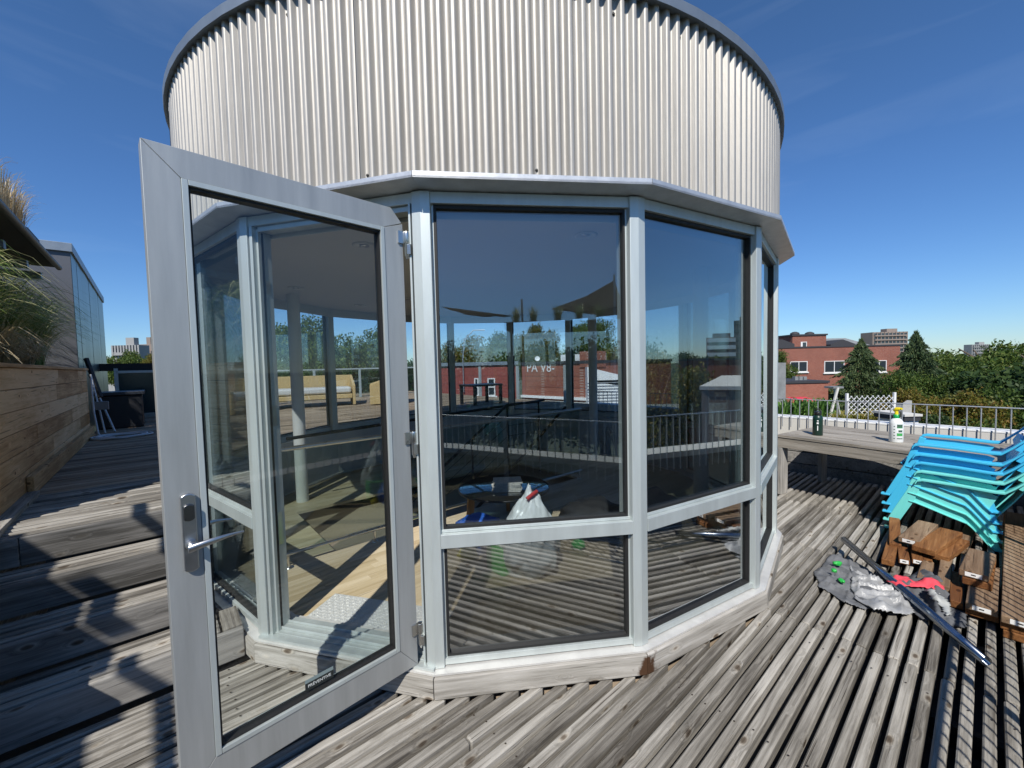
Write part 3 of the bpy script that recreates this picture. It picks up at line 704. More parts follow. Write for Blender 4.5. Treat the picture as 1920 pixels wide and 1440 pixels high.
crumple('backpack', Vector((1.13, 3.36, .112+.18)), (.24, .16, .19), plain('navy_fabric', (.012, .014, .03), .8, bump=.3, bscale=20), 18., 4, .18, None, 'dark navy backpack at the right end of the bags behind the glass', 'bag')
mb = MB(); mb.tube([Vector((.74, 3.02, .13)), Vector((.99, 3.2, .50))], .008); tag(mb.build('squeegee_pole', M_steel), 'thin steel pole leaning over the dark backpack indoors', 'pole')
crumple('green_cloth', Vector((.48, 3.10, .16)), (.05, .03, .035), plain('bright_green', (.03, .5, .08), .7), 21., 3, .3, None, 'scrap of bright green cloth in front of the black duffel bag', 'cloth')
crumple('green_glove_pile', uv(1.75, 3.16, .14), (.09, .05, .03), plain('bright_green_mat', (.02, .22, .04), .7), 25., 3, .3, None, 'bright green gloves on the floor behind the door glass', 'gloves')
mb = MB(); mb.ubox(1.70, 1.86, 2.12, 2.30, .113, .30); tag(mb.build('green_bucket', plain('lime_plastic', (.12, .6, .12), .4), bevel=.01), 'lime green bucket standing just inside the hinge side of the door', 'bucket')

# ------------------------------------------------------------------ parapets and railings
def railing(name, fixed, lo, hi, axis, label, zt, zb, pitch, posts):
    th_ = thing(name, uv(*( (fixed, lo) if axis == 'v' else (lo, fixed)), 0), label, 'railing')
    q = (lambda s, z: uv(fixed, s, z)) if axis == 'v' else (lambda s, z: uv(s, fixed, z))
    mb = MB(); mb.bar(q(lo, zt), q(hi, zt), .026, .010); mb.build('top_rail', M_rail, th_, .002)
    s_ = lo+.03; n_ = 0
    while s_ < hi:
        mb = MB(); mb.tube([q(s_, zb), q(s_, zt-.005)], .0055, 8); mb.build('baluster', M_rail, th_); s_ += pitch; n_ += 1
    for s_ in posts:
        mb = MB(); mb.bar(q(s_, zb-.12), q(s_, zt-.006), .012, .05, up=V if axis == 'v' else U); mb.build('post', M_rail, th_, .001)
    return th_
BU = 6.60
railing('railing', BU-.035, -2.0, 5.3, 'v', 'galvanised balustrade on the pale parapet behind the long bench', .985, .60, .1013, (.695, 2.6, -1.2, 4.5))
pw = MB(); pw.ubox(BU, BU+.22, -2.2, 5.3, .42, .715)
pwo = pw.build('parapet_wall', M_parap, bevel=.004); tag(pwo, 'pale low parapet wall along the far edge of the deck behind the bench', 'wall')
pl = MB(); pl.ubox(BU-.004, BU+.24, -2.2, 5.3, .7155, .735); pl.build('coping', M_white, pwo, .003)
pl = MB(); 
for z0_ in (-.2, -.05, .11, .27): pl.ubox(BU-.02, BU+.2, -2.2, 5.3, z0_+.003, z0_+.153)
pl.build('lower_cladding', M_riser, pwo, .004)
railing('railing', -.50, -2.2, 6.5, 'u', 'galvanised balustrade along the near edge of the deck beside the photographer', 1.0, .45, .081, (0.2, 2.2, 4.4, 6.3))
pw = MB(); pw.ubox(-2.2, 6.58, -.76, -.54, -.24, .56)
pwo = pw.build('parapet_wall', plain('brown_parapet', (.2, .17, .14), .85, var=.1), bevel=.004); tag(pwo, 'brown low parapet wall along the near edge of the deck with a pale coping', 'wall')
pl = MB(); pl.ubox(-2.2, 6.58, -.77, -.53, .5605, .62); pl.build('coping', M_parap, pwo, .003)

# ------------------------------------------------------------------ long bench table on the right
bt = thing('bench_table', uv(5.8, .5, 0), 'long weathered timber bench table in front of the far parapet', 'bench')
MT = wood('bench_grey_timber', (.16, .145, .12), (.30, .27, .23), (.42, .39, .34), GU+math.pi/2+R(-10), grain=.8, spread=.15)
ax = (uv(5.09, .42)-uv(5.29, 1.55)).normalized(); ay = Vector((-ax.y, ax.x, 0)); 
if ay.dot(U) < 0: ay = -ay
P0_ = uv(5.30, 1.58, 0)
top = MB(); nb = 7; bwid = 1.12/nb
for i_ in range(nb): top.box(P0_+ax*1.5+ay*(bwid*(i_+.5))+Z*.668, ax*1.5, ay*(bwid/2-.0025), Z*.014)
top.build('tabletop', MT, bt, .003)
fr = MB(); fr.box(P0_+ax*1.5+ay*.028+Z*.596, ax*1.49, ay*.018, Z*.055); fr.box(P0_+ax*1.5+ay*1.09+Z*.596, ax*1.49, ay*.018, Z*.055); fr.box(P0_+ax*.03+ay*.56+Z*.596, ax*.018, ay*.50, Z*.055)
fr.build('apron', MT, bt, .003)
Mpl = wood('bench_leg_timber', (.25, .24, .22), (.42, .40, .37), (.55, .53, .5), 0, grain=.8, vertical=True, knots=False)
for a_, b_ in ((.04, .07), (.06, .98), (2.9, .07), (2.9, .98)):
    lg = MB(); lg.box(P0_+ax*a_+ay*b_+Z*.27, ax*.02, ay*.07, Z*.268); lg.build('leg', Mpl, bt, .003)
ZB = .682
# spray bottle
def lathe_obj(name, prof, c, m_, parent, n=28, axis=Z): return MB().lathe(prof, c, n, axis=axis).build(name, m_, parent)
sb = on_z(1680, 829, ZB)
sp_ = thing('spray_bottle', sb, 'white spray bottle with yellow trigger head standing on the bench', 'spray bottle')
s_ = 1.12
lathe_obj('bottle', [(r*s_, h*s_) for r, h in ((0, 0), (.045, .001), (.049, .008), (.049, .165), (.046, .185), (.034, .205), (.022, .214), (.02, .222), (0, .222))], sb, plain('white_bottle', (.82, .84, .83), .35), sp_)
lathe_obj('collar', [(r*s_, h*s_) for r, h in ((.021, .214), (.023, .218), (.022, .248), (.019, .25), (0, .25))], sb, plain('green_cap', (.02, .35, .09), .35), sp_)
My = plain('yellow_trigger', (.85, .68, .02), .35)
td = (ay*-.2-ax*-.9).normalized()
mb = MB(); b0 = sb+Z*.278
mb.tube([b0, b0+Z*.035], .015, 14, rs=[.017, .014]); mb.tube([b0+Z*.035-td*.022, b0+Z*.052, b0+Z*.060+td*.028], .02, 12, rs=[.012, .022, .014])
mb.tube([b0+Z*.060+td*.028, b0+Z*.060+td*.044], .011, 12); mb.build('spray_head', My, sp_, .002)
mb = MB(); mb.tube([b0+Z*.035+td*.028, b0+Z*.008+td*.036, b0-Z*.022+td*.030], .008, 8); mb.build('trigger', plain('dark_trigger', (.05, .05, .04), .4), sp_)
gcol = plain('label_green', (.05, .36, .08), .5); dcol = plain('label_dark', (.06, .12, .08), .5)
view = (Vector((0, 0, 0))-Vector((sb.x, sb.y, 0))).normalized(); ang0 = math.atan2(view.y, view.x)
def wrap(mb, a0, a1, z0_, z1_, r_, mi=0, n=8):
    vs = []; 
    for rr_ in (r_, r_+.0006):
        for z_ in (z0_, z1_):
            for i_ in range(n+1): q = a0+(a1-a0)*i_/n; vs.append(sb+Vector((math.cos(q)*rr_, math.sin(q)*rr_, z_)))
    m_ = n+1; fs = []
    for i_ in range(n): fs += [(2*m_+i_, 2*m_+i_+1, 3*m_+i_+1, 3*m_+i_), (i_, m_+i_, m_+i_+1, i_+1)]
    mb.add(vs, fs, mi)
for (z0_, z1_, c_, a0, a1) in ((.155, .185, dcol, .1, .95), (.148, .154, gcol, .1, .95), (.108, .128, dcol, .3, .9), (.070, .098, gcol, .1, .95), (.040, .048, dcol, .1, .95)):
    mb = MB(); wrap(mb, ang0+a0, ang0+a1, z0_, z1_, .0553); mb.build('label_band', c_, sp_)
mb = MB()
for j_ in range(5): wrap(mb, ang0-.35, ang0-.15, .04+j_*.03, .047+j_*.03, .0553)
mb.build('graduation_marks', dcol, sp_)
# dark flask
fb = on_z(1533, 816, ZB)
fk = thing('insulated_flask', fb, 'dark green insulated water flask standing on the bench', 'flask')
lathe_obj('body', [(r*1.22, h*1.12) for r, h in ((0, 0), (.036, 0), (.039, .004), (.039, .165), (.037, .185), (.026, .2), (.023, .203), (0, .203))], fb, plain('dark_green_enamel', (.008, .035, .025), .35), fk)
lathe_obj('lid', [(r*1.22, h*1.12) for r, h in ((.025, .2), (.028, .203), (.028, .232), (.024, .238), (0, .238))], fb, plain('black_plastic', (.015, .015, .015), .4), fk)
mb = MB(); mb.tube([fb+Z*.262+ax*.034, fb+Z*.292+ax*.02, fb+Z*.292-ax*.02, fb+Z*.262-ax*.034], .006, 8); mb.build('carry_loop', M_black, fk)
view = -Vector((fb.x, fb.y, 0)).normalized(); sx = Vector((-view.y, view.x, 0)); pf = fb+view*.0482
mb = MB(); mb.lathe([(0, .0004), (.008, .0003), (.008, 0)], pf+Z*.165, 16, axis=view); mb.box(pf+Z*.140, sx*.009, view*.0004, Z*.009)
mb.box(pf+Z*.085, sx*.004, view*.0004, Z*.027); mb.build('emblem', M_lab, fk)

# ------------------------------------------------------------------ stack of plastic garden chairs
turq, blue = (.18, .70, .66), (.06, .50, .78)
Mt = plain('turquoise_plastic', turq, .38); Mb_ = plain('blue_plastic', blue, .38)
def slabprof(mb, pts, u0, u1, tck):                    # ribbon in the (v,z) plane extruded along u, with thickness
    for (a_, b_) in zip(pts, pts[1:]):
        pa, pb = Vector(a_), Vector(b_); d = (pb-pa); nl = Vector((-d.y, d.x)).normalized()*tck/2
        mb.add([uv(u, *(p+s__*nl)) for u in (u0, u1) for p, s__ in ((pa, 1), (pb, 1), (pb, -1), (pa, -1))],
               [(0,1,2,3),(7,6,5,4),(0,4,5,1),(1,5,6,2),(2,6,7,3),(3,7,4,0)])
def make_chair(m_, label, group):
    """built with the lowest chair's side at u=4.9"""
    root = thing('garden_chair', uv(5.2, .25, 0), label, 'chair', group)
    W0, W1 = 4.90, 5.52
    for side, (ua, ub) in enumerate(((W0, W0+.035), (W1-.035, W1))):
        inn = ub if side == 0 else ua
        # arm
        mb = MB()
        arm = [(.405, .455), (.39, .487), (.36, .497), (.15, .493), (-.04, .480), (-.09, .482), (-.14, .53), (-.19, .585), (-.25, .66)]
        o0, o1 = (W0-.035, W0+.045) if side == 0 else (W1-.045, W1+.035)
        pts = arm
        vs = []; n_ = len(pts)
        for i_, (vv, zz) in enumerate(pts):
            wv_ = 1.0 if i_ < 6 else .6
            for u in (o0, o1 if i_ < 6 else o0+(o1-o0)*.6) if side == 0 else (o0 if i_ < 6 else o1-(o1-o0)*.6, o1):
                vs += [uv(u, vv, zz), uv(u, vv, zz-.02)]
        fs = []
        for i_ in range(n_-1):
            b = i_*4; c = b+4
            fs += [(b, c, c+2, b+2), (b+1, b+3, c+3, c+1), (b, b+1, c+1, c), (b+2, c+2, c+3, b+3)]
        fs += [(0, 2, 3, 1), ((n_-1)*4, (n_-1)*4+1, (n_-1)*4+3, (n_-1)*4+2)]
        mb.add(vs, fs); mb.build('armrest', m_, root, .004)
        # front leg
        u_ = W0 if side == 0 else W1-.05
        mb = MB()
        f = [(.405, .47), (.452, .30), (.520, .145), (.572, .02), (.585, .0)]
        b = [(.36, .46), (.408, .29), (.475, .14), (.530, .02), (.545, .0)]
        vs = [uv(u, *p) for u in (u_, u_+.05) for p in f+b[::-1]]; n_ = 10
        mb.add(vs, [tuple(range(n_)), tuple(range(n_, 2*n_))[::-1]]+[(i_, (i_+1) % n_, n_+(i_+1) % n_, n_+i_) for i_ in range(n_)])
        mb.ubox(u_-.004, u_+.054, .54, .602, .0, .016); mb.build('leg', m_, root, .004)
        # side panel with the rear leg: curved lower edge
        up = [(.415, .40), (.39, .46), (.15, .455), (-.02, .445), (-.06, .43)]
        rear = [(-.02, .34), (-.0, .27), (-.045, .14), (-.075, .03), (-.095, .0)]
        low = [(-.055, .0), (-.02, .035), (.042, .115), (.07, .15), (.10, .178), (.19, .206), (.30, .245), (.40, .278), (.44, .285)]
        poly = up+rear+low; n_ = len(poly); t0, t1 = (W0+.012, W0+.018) if side == 0 else (W1-.018, W1-.012)
        mb = MB(); vs = [uv(u, *p) for u in (t0, t1) for p in poly]
        mb.add(vs, [tuple(range(n_)), tuple(range(n_, 2*n_))[::-1]]+[(i_, (i_+1) % n_, n_+(i_+1) % n_, n_+i_) for i_ in range(n_)])
        for p, q in zip(low, low[1:]): slabprof(mb, [p, q], t0-.02, t1+.02, .006)
        mb.ubox(t0-.015, t1+.025, -.10, -.05, .0, .012)
        mb.build('side_panel', m_, root)
    # seat: slats sloping back, then backrest of vertical slats
    st_ = MB(); seat = [(.44, .26), (.47, .30), (.44, .335), (.36, .345), (.2, .30), (.05, .245), (-.03, .22)]
    for i_ in range(6): 
        (va, za), (vb, zb) = seat[i_], seat[i_+1]
        slabprof(st_, [(va, za), (vb+.01, zb+.002)], W0+.05, W1-.05, .008)
    st_.build('seat', m_, root, .002)
    bk = MB(); base, topp = (-.03, .22), (-.42, 1.02)
    nS = 5; wS = (W1-W0-.08)/nS
    for i_ in range(nS):
        ua = W0+.04+i_*wS+.006; ub = ua+wS-.012; hgt = 1-.10*abs(i_-2)/2*1.0
        pts = [(base[0]+(topp[0]-base[0])*q*hgt, base[1]+(topp[1]-base[1])*q*hgt) for q in (0, .25, .5, .75, 1)]
        pts = [(v_-.03*math.sin(q*math.pi), z_) for (v_, z_), q in zip(pts, (0, .25, .5, .75, 1))]
        slabprof(bk, pts, ua, ub, .009)
    slabprof(bk, [(-.17, .50), (-.20, .56)], W0+.02, W1-.02, .03)
    bk.build('backrest', m_, root, .002)
    return root
labs = ['turquoise plastic garden chair at the bottom of the stack', 'turquoise plastic garden chair second from the bottom of the stack',
        'blue plastic garden chair in the middle of the stack', 'blue plastic garden chair second from the top of the stack', 'bright blue plastic garden chair on top of the stack']
c_t = make_chair(Mt, labs[0], 'stacked plastic garden chairs')
c_b = make_chair(Mb_, labs[2], 'stacked plastic garden chairs')
b_loc = c_b.location.copy()
for i_, (src, dz) in enumerate(((c_t, 0), (c_t, .072), (c_b, .144), (c_b, .215), (c_b, .30))):
    o = src if i_ in (0, 2) else copy_tree(src)
    o.location = b_loc + Z*dz + V*(.006*i_) + U*random.uniform(-.004, .004) + Z*(.0)
    o['label'] = labs[i_]
c_t.location = b_loc

# ------------------------------------------------------------------ lumber offcuts
def board(label, cu_, cv_, z0_, L_, W_, T_, ang, m_=None, lab=False, group='lumber offcuts on the deck', name='lumber_offcut', tilt=0.):
    root_c = uv(cu_, cv_, z0_)
    x = (U*math.cos(R(ang))+V*math.sin(R(ang))); y = Vector((-x.y, x.x, 0)); x = (x+Z*tilt).normalized(); zz = x.cross(y)
    mb = MB(); mb.box(root_c+zz*T_/2, x*L_/2, y*W_/2, zz*T_/2)
    o = mb.build(name, m_ or random.choice((M_cut, M_cutg)), None, .005); tag(o, label, 'lumber', group)
    if lab:
        lb = MB(); e = root_c+zz*T_/2-x*(L_/2+.0008); lb.box(e+y*.0, x*.0006, y*min(.036, W_*.38), zz*min(.013, T_*.38))
        lo_ = lb.build('paper_label', M_lab, o)
        ik = MB(); ik.box(e-x*.0008, x*.0004, y*.010, zz*.0035); ik.build('printed_mark', M_ink, o)
    return o
T4 = .042; LW = .135
# long boards on the right (running away along U)
board('labelled long brown board on top of the right hand pile', 4.55, -.155, .09, 2.3, .135, T4, -1.2, M_cutg, True, name='lumber_board')
board('long brown board directly beneath the labelled board of the right hand pile', 4.60, -.150, .045, 2.35, .135, T4, -1.0, M_cut, name='lumber_board')
board('bottom long brown board of the right hand pile', 4.62, -.165, .002, 2.4, .135, T4, -1.2, M_cut, name='lumber_board')
board('outermost long brown board at the right edge of the lumber', 4.75, -.30, .09, 2.3, .13, T4, -1.2, M_cutg, name='lumber_board')
board('lower long brown board at the right edge of the lumber', 4.75, -.30, .045, 2.3, .13, T4, -1.2, M_cut, name='lumber_board')
# short blocks stacked in front
board('thick labelled block on top of the front stack of offcuts', 4.0, .028, .155, .46, .125, T4, -4, M_cutg, True)
board('second block of the front stack, half hidden below the labelled one', 4.02, .02, .11, .52, .125, T4, -2, M_cut)
board('labelled block in the middle of the front stack of offcuts', 3.86, .0, .066, .72, .125, T4, -1, M_cutg, True)
board('block near the bottom of the front stack with rough end grain', 3.88, .005, .022, .70, .13, T4, 0, M_cut)
# narrow pieces
board('narrow brown offcut lying right beside the front stack', 3.80, .118, .03, .5, .055, T4, 3, M_cut)
board('narrow greyish offcut ending at the grey cloth', 3.98, .175, .045, .55, .06, T4, 1, M_cutg)
board('short pale offcut standing between cloth and loose blocks', 3.95, .265, .03, .35, .06, T4, 0, M_cutg)
# loose heap
board('wide knotty offcut on top of the heap with a white label', 4.50, .345, .125, .50, .12, T4, -8, M_cutg, True, tilt=.03)
board('wide offcut right of the labelled one on the heap, amber end', 4.42, .235, .115, .55, .13, T4, -12, M_cut, tilt=.03)
board('offcut below the wide pair on the heap, pointing at the tube', 4.42, .165, .075, .50, .09, T4, -10, M_cut)
board('leftmost offcut of the heap with an orange cut end', 4.55, .49, .07, .60, .07, T4, 7, M_cut, tilt=.05)
board('second leftmost offcut of the heap, lying lower', 4.25, .475, .03, .62, .07, T4, 3, M_cut)
board('labelled narrow offcut in front left of the heap', 4.28, .415, .035, .50, .06, T4, 8, M_cut, True)
board('labelled narrow offcut in front middle of the heap', 4.30, .345, .035, .42, .06, T4, 8, M_cut, True)
board('small orange offcut in front of the heap', 4.25, .285, .03, .28, .05, T4, 9, M_cut)
board('long offcut under the chair, its far end in shade', 4.95, .10, .03, .75, .07, T4, -3, M_cutg)

# ------------------------------------------------------------------ cloth, tube, clips
def sheet(name, outline, m_, label, cat, zf, step=.0085, seed=0., thick=.002, base=.008):
    pts = [Vector(p[:2]) for p in outline]
    def inside(x, y):
        c = False; j = len(pts)-1
        for i in range(len(pts)):
            a, b = pts[i], pts[j]
            if ((a.y > y) != (b.y > y)) and (x < (b.x-a.x)*(y-a.y)/(b.y-a.y)+a.x): c = not c
            j = i
        return c
    def dist(x, y):
        d = 9
        for i in range(len(pts)):
            a, b = pts[i], pts[(i+1) % len(pts)]; ab = b-a; t = max(0, min(1, (Vector((x, y))-a).dot(ab)/ab.dot(ab))); d = min(d, (a+ab*t-Vector((x, y))).length)
        return d
    x0, x1 = min(p.x for p in pts), max(p.x for p in pts); y0, y1 = min(p.y for p in pts), max(p.y for p in pts)
    idx = {}; vs = []; fs = []
    nx, ny = int((x1-x0)/step)+2, int((y1-y0)/step)+2
    for i in range(nx):
        for j in range(ny):
            wx = x0+i*step; wy = y0+j*step
            jx = wx+.014*noise.noise(Vector((wx*9, wy*9, seed))); jy = wy+.014*noise.noise(Vector((wx*9, wy*9, seed+9)))
            if inside(jx, jy):
                e = min(1, dist(jx, jy)/.05)
                idx[(i, j)] = len(vs); jt = 0; vs.append(Vector((wx+random.uniform(-jt, jt)*step, wy+random.uniform(-jt, jt)*step, base+zf(wx, wy)*(.2+.8*e))))
    for (i, j) in idx:
        if (i+1, j) in idx and (i, j+1) in idx and (i+1, j+1) in idx: fs.append((idx[(i, j)], idx[(i+1, j)], idx[(i+1, j+1)], idx[(i, j+1)]))
    tri = [t_ for i_, f_ in enumerate(fs) for t_ in (((f_[0], f_[1], f_[2]), (f_[0], f_[2], f_[3])) if i_ % 2 else ((f_[0], f_[1], f_[3]), (f_[1], f_[2], f_[3])))]
    mb = MB(); mb.add(vs, tri, 0, True); o = mb.build(name, m_)
    sm = o.modifiers.new('thickness', 'SOLIDIFY'); sm.thickness = thick; sm.offset = 1
    tag(o, label, cat); return o
def folds(seed, amp, fr, dirn=35):
    ca, sa = math.cos(R(dirn)), math.sin(R(dirn))
    def f(x, y):
        a, b = x*ca+y*sa, -x*sa+y*ca
        wq = noise.noise(Vector((x*3, y*3, seed+20)))*.5
        r1 = max(0, 1-abs(noise.noise(Vector((a*fr*.45, b*fr*1.7+wq, seed))))*3.4)
        r2 = max(0, 1-abs(noise.noise(Vector((a*fr*1.9+wq, b*fr*.7, seed+4))))*4.2)
        r3 = max(0, 1-abs(noise.noise(Vector((x*fr*4, y*fr*3.2, seed+8))))*4.)
        return amp*(r1**1.5*.75+r2**1.5*.38+r3*.10+.3*max(0, noise.noise(Vector((x*2.5, y*2.5, seed)))+.2))
    return f
def zo(x, y): return on_z(1440+x/3.273, 860+y/3.273, .02)
Mcl2b = plain('grey_cover_fabric', (.14, .145, .155), .75, var=.3, vscale=8, bump=.2, bscale=120)
Mcl = plain('grey_sheet_plastic', (.32, .325, .33), .32, var=.3, vscale=7, bump=.25, bscale=90)
Mcl2 = plain('charcoal_fabric', (.10, .105, .115), .8, var=.3, vscale=12, bump=.2, bscale=150)
sheet('fabric_cover', [zo(*p) for p in ((270, 680), (330, 645), (375, 585), (440, 575), (480, 610), (560, 640), (640, 690), (720, 760), (760, 830), (700, 900), (600, 925), (520, 890), (455, 875), (395, 825), (300, 775), (300, 730))], Mcl2b, 'flat grey fabric cover lying on the deck under the steel tube', 'cover', folds(2., .035, 5., 120))
sheet('plastic_sheet', [zo(*p) for p in ((490, 650), (540, 700), (620, 735), (700, 750), (760, 800), (830, 830), (880, 900), (905, 955), (860, 975), (760, 965), (640, 945), (590, 905), (520, 860), (500, 790), (515, 730))], Mcl, 'shiny silver grey plastic sheet crumpled over the fabric cover', 'sheet', folds(5., .055, 6.5, 150), seed=6., base=.028)
sheet('fleece_garment', [zo(*p) for p in ((640, 700), (700, 720), (830, 740), (900, 700), (960, 690), (1030, 760), (1100, 790), (1160, 880), (1240, 960), (1235, 1030), (1130, 1040), (1040, 1000), (960, 990), (900, 950), (830, 850), (700, 800))], Mcl2, 'dark grey garment heaped between the plastic sheet and the lumber', 'garment', folds(7., .08, 5., 60), seed=4.)
sheet('red_cloth', [zo(*p) for p in ((715, 785), (790, 765), (850, 760), (880, 800), (960, 790), (1040, 800), (1090, 850), (1085, 865), (960, 850), (880, 855), (800, 850), (730, 815))], plain('coral_cloth', (.75, .07, .10), .8, bump=.1), 'coral red cloth on top of the dark grey garment', 'cloth', folds(11., .04, 9.), step=.014, seed=8., base=.075)
sheet('garment_lining', [zo(*p) for p in ((955, 850), (1000, 830), (1060, 870), (1120, 930), (1130, 1030), (1080, 1000), (1040, 950), (980, 900))], plain('silver_lining', (.42, .43, .42), .45, bump=.1), 'pale grey lining fold on the dark garment near the tube', 'cloth', folds(14., .06, 9.), step=.014, seed=3., base=.06)
for i_, (x, y) in enumerate(((425, 680), (405, 725), (450, 775))):
    c = zo(x, y)+Z*(.045 if i_ < 2 else .03)
    crumple('green_clip', c, ((.026, .016, .014), (.016, .014, .012), (.014, .022, .010))[i_], plain('green_plastic', (.03, .42, .07), .4), 31.+i_, 3, .45, None, ['largest green plastic clip, at the top of the three on the grey sheet', 'middle green plastic clip on the grey sheet', 'dark green plastic clip lowest of the three on the grey sheet'][i_], 'clip', 'green clips on the sheet')
ta, tb_ = on_z(1582, 1024, .06), on_z(1849, 1240, .035); ta.z = .115
tu = MB(); rr_ = .0235
dd = (tb_-ta).normalized(); xx = dd.orthogonal().normalized(); yy = dd.cross(xx); n_ = 24
vs = [p+(xx*math.cos(2*math.pi*k/n_)+yy*math.sin(2*math.pi*k/n_))*r_ for p, r_ in ((ta, rr_), (tb_, rr_), (tb_, rr_-.003), (ta, rr_-.003)) for k in range(n_)]
tu.add(vs, [(i*n_+k, i*n_+(k+1) % n_, ((i+1) % 4)*n_+(k+1) % n_, ((i+1) % 4)*n_+k) for i in range(4) for k in range(n_)], 0, True)
tag(tu.build('steel_tube', plain('dark_chrome', (.25, .28, .33), .16, 1.)), 'polished steel tube lying across the grey sheet', 'tube')

# ------------------------------------------------------------------ left side: planter, pergola, clad hut
pb = thing('timber_planter', uv(-.8, 5.5, .668), 'long cedar board planter along the left of the upper deck', 'planter')
mb = MB(); nbd = 6; zb0 = .70
for r_ in range(nbd):
    hh = .148; z_ = zb0+r_*(hh+.004); x = 3.80
    while x < 8.5:
        e = min(8.5, x+random.uniform(1.3, 2.6)); 
        if 8.5-e < .3: e = 8.5
        mb.ubox(-.80, -.765+random.uniform(-.001, .001), x+.002, e-.002, z_, z_+hh); x = e
mb.build('face_boards', M_plant, pb, .003)
mb = MB(); mb.ubox(-.84, -.745, 3.80, 8.52, zb0+nbd*.152, zb0+nbd*.152+.028); mb.ubox(-1.9, -1.8, 3.80, 8.52, 1.5, 1.64); mb.build('top_rim', M_plant, pb, .003)
mb = MB(); mb.ubox(-1.82, -.77, 8.50, 8.535, .70, 1.612); mb.ubox(-1.82, -.77, 3.765, 3.799, .50, 1.612); mb.build('end_panel', M_plant, pb, .003)
mb = MB(); mb.ubox(-1.80, -.80, 3.82, 8.5, .7, 1.52); mb.build('soil', plain('soil', (.04, .03, .02), 1., bump=.5, bscale=20), pb)
mb = MB(); mb.ubox(-.762, -.725, 4.6, 8.5, .672, .81); mb.build('skirting', M_plant, pb, .003)
mb = MB()                                              # stringer that follows the steps
mb.ubox(-.80, -.70, 2.2, 4.6, -.2, .70); mb.build('stringer', M_deckV, pb, .004)
# grasses
def grass(name, spots, n, hgt, spread_, cols, label, cat, group, thin=.009, droop=1.):
    for si, c in enumerate(spots):
        me_v, me_f, mi_ = [], [], []
        for b_ in range(n):
            a_ = random.uniform(0, 6.283); r0 = random.uniform(0, .09); out = random.uniform(.15, 1.)*spread_; h_ = hgt*random.uniform(.55, 1.05)
            d = Vector((math.cos(a_), math.sin(a_), 0)); sdv = Vector((-d.y, d.x, 0)); p0 = d*r0
            seg = 7; base_i = len(me_v)
            tw = random.uniform(-.5, .5)
            for s__ in range(seg+1):
                t_ = s__/seg; rad = out*(t_**1.6); hz = h_*(math.sin(min(1., t_*1.0)*math.pi*(.5+.22*droop*random.uniform(.9, 1.1)*out/spread_)))
                p = p0+d*rad+Z*hz; wv_ = thin*(1-.85*t_); sv = (sdv+Z*tw*t_)*wv_
                me_v += [tuple(p-sv), tuple(p+sv)]
            for s__ in range(seg): i0 = base_i+2*s__; me_f.append((i0, i0+1, i0+3, i0+2)); mi_.append(0)
        mb = MB(); mb.v = me_v; mb.f = me_f; mb.m = mi_; mb.sm = [False]*len(me_f)
        o = mb.build(name, cols, fix=False); o.location = c; tag(o, label[si % len(label)], cat, group)
Mgr = leafmat('grass_green', [(.10, .18, .035), (.22, .32, .08), (.42, .46, .17), (.75, .68, .40)])
Mgd = leafmat('grass_dry', [(.35, .25, .12), (.55, .44, .26), (.70, .60, .42)])
grass('ornamental_grass', [uv(-1.12, 4.7, 1.5), uv(-1.2, 5.3, 1.5), uv(-1.15, 6.0, 1.5), uv(-1.25, 6.7, 1.5), uv(-1.2, 7.4, 1.5), uv(-1.2, 8.0, 1.5)], 520, .98, .66, Mgr,
      ['arching green grass clump in the planter, first from the steps', 'arching green grass clump in the planter, second from the steps', 'arching green grass clump in the planter, third from the steps', 'arching green grass clump in the planter, fourth from the steps', 'arching green grass clump in the planter, fifth from the steps', 'arching green grass clump at the far end of the planter'], 'grass', 'grass clumps in the planter')
grass('dry_grass_tuft', [uv(-.98, 4.75, 1.5), uv(-1.0, 5.4, 1.5), uv(-1.02, 6.2, 1.5)], 200, .42, .42, Mgd,
      ['low straw coloured tuft in front of the nearest grass clump', 'low straw coloured tuft in front of the second grass clump', 'low straw coloured tuft in front of the third grass clump'], 'grass', 'dry tufts in the planter', droop=1.5)
# pergola with corrugated roof behind and above the planter
pg = thing('pergola', uv(-3, 4, .6), 'dark steel pergola with corrugated sheet roof over the planter', 'pergola')
Mps = plain('pergola_steel', (.16, .17, .18), .45, .6); Msheet = plain('corrugated_sheet', (.17, .165, .16), .55, .5)
def corr_roof(u0, u1, v0, v1, z_):
    mb = MB(); n_ = int((v1-v0)/.019); prof_ = []
    for i_ in range(n_+1): prof_.append((v0+(v1-v0)*i_/n_, .012*math.sin(i_*math.pi/2)))
    vs = [uv(u, v_, z_+h_+(.0)) for u in (u0, u1) for v_, h_ in prof_]; m_ = n_+1
    mb.add(vs, [(i_, i_+1, m_+i_+1, m_+i_) for i_ in range(n_)]); o = mb.build('roof_sheet', Msheet, pg)
    sm = o.modifiers.new('t', 'SOLIDIFY'); sm.thickness = .004
corr_roof(-5, -.86, 4.75, 7.7, 2.92); corr_roof(-5, -1.64, 3.36, 4.74, 2.86); corr_roof(-5, -2.39, -2.5, 3.34, 2.80)
def beam(u0, u1, v0, v1, z0_, z1_, nm='shadow_rafter'): MB().ubox(u0, u1, v0, v1, z0_, z1_).build(nm, Mps, pg, .003)
beam(-2.182, -2.107, -1.6, 1.12, 2.79, 2.81); beam(-2.277, -2.205, 1.05, 2.25, 2.79, 2.81); beam(-1.757, -1.688, 1.75, 2.45, 2.79, 2.81)
beam(-2.18, -2.07, 1.30, 1.75, 2.79, 2.81); beam(-2.40, -2.29, .80, .95, 2.79, 2.81)  # short unseen pieces added to fill out the shadows on the steps
for v_ in (5.0, 5.9, 6.8, 7.5): beam(-5, -1.0, v_, v_+.09, 2.72, 2.80, 'purlin')
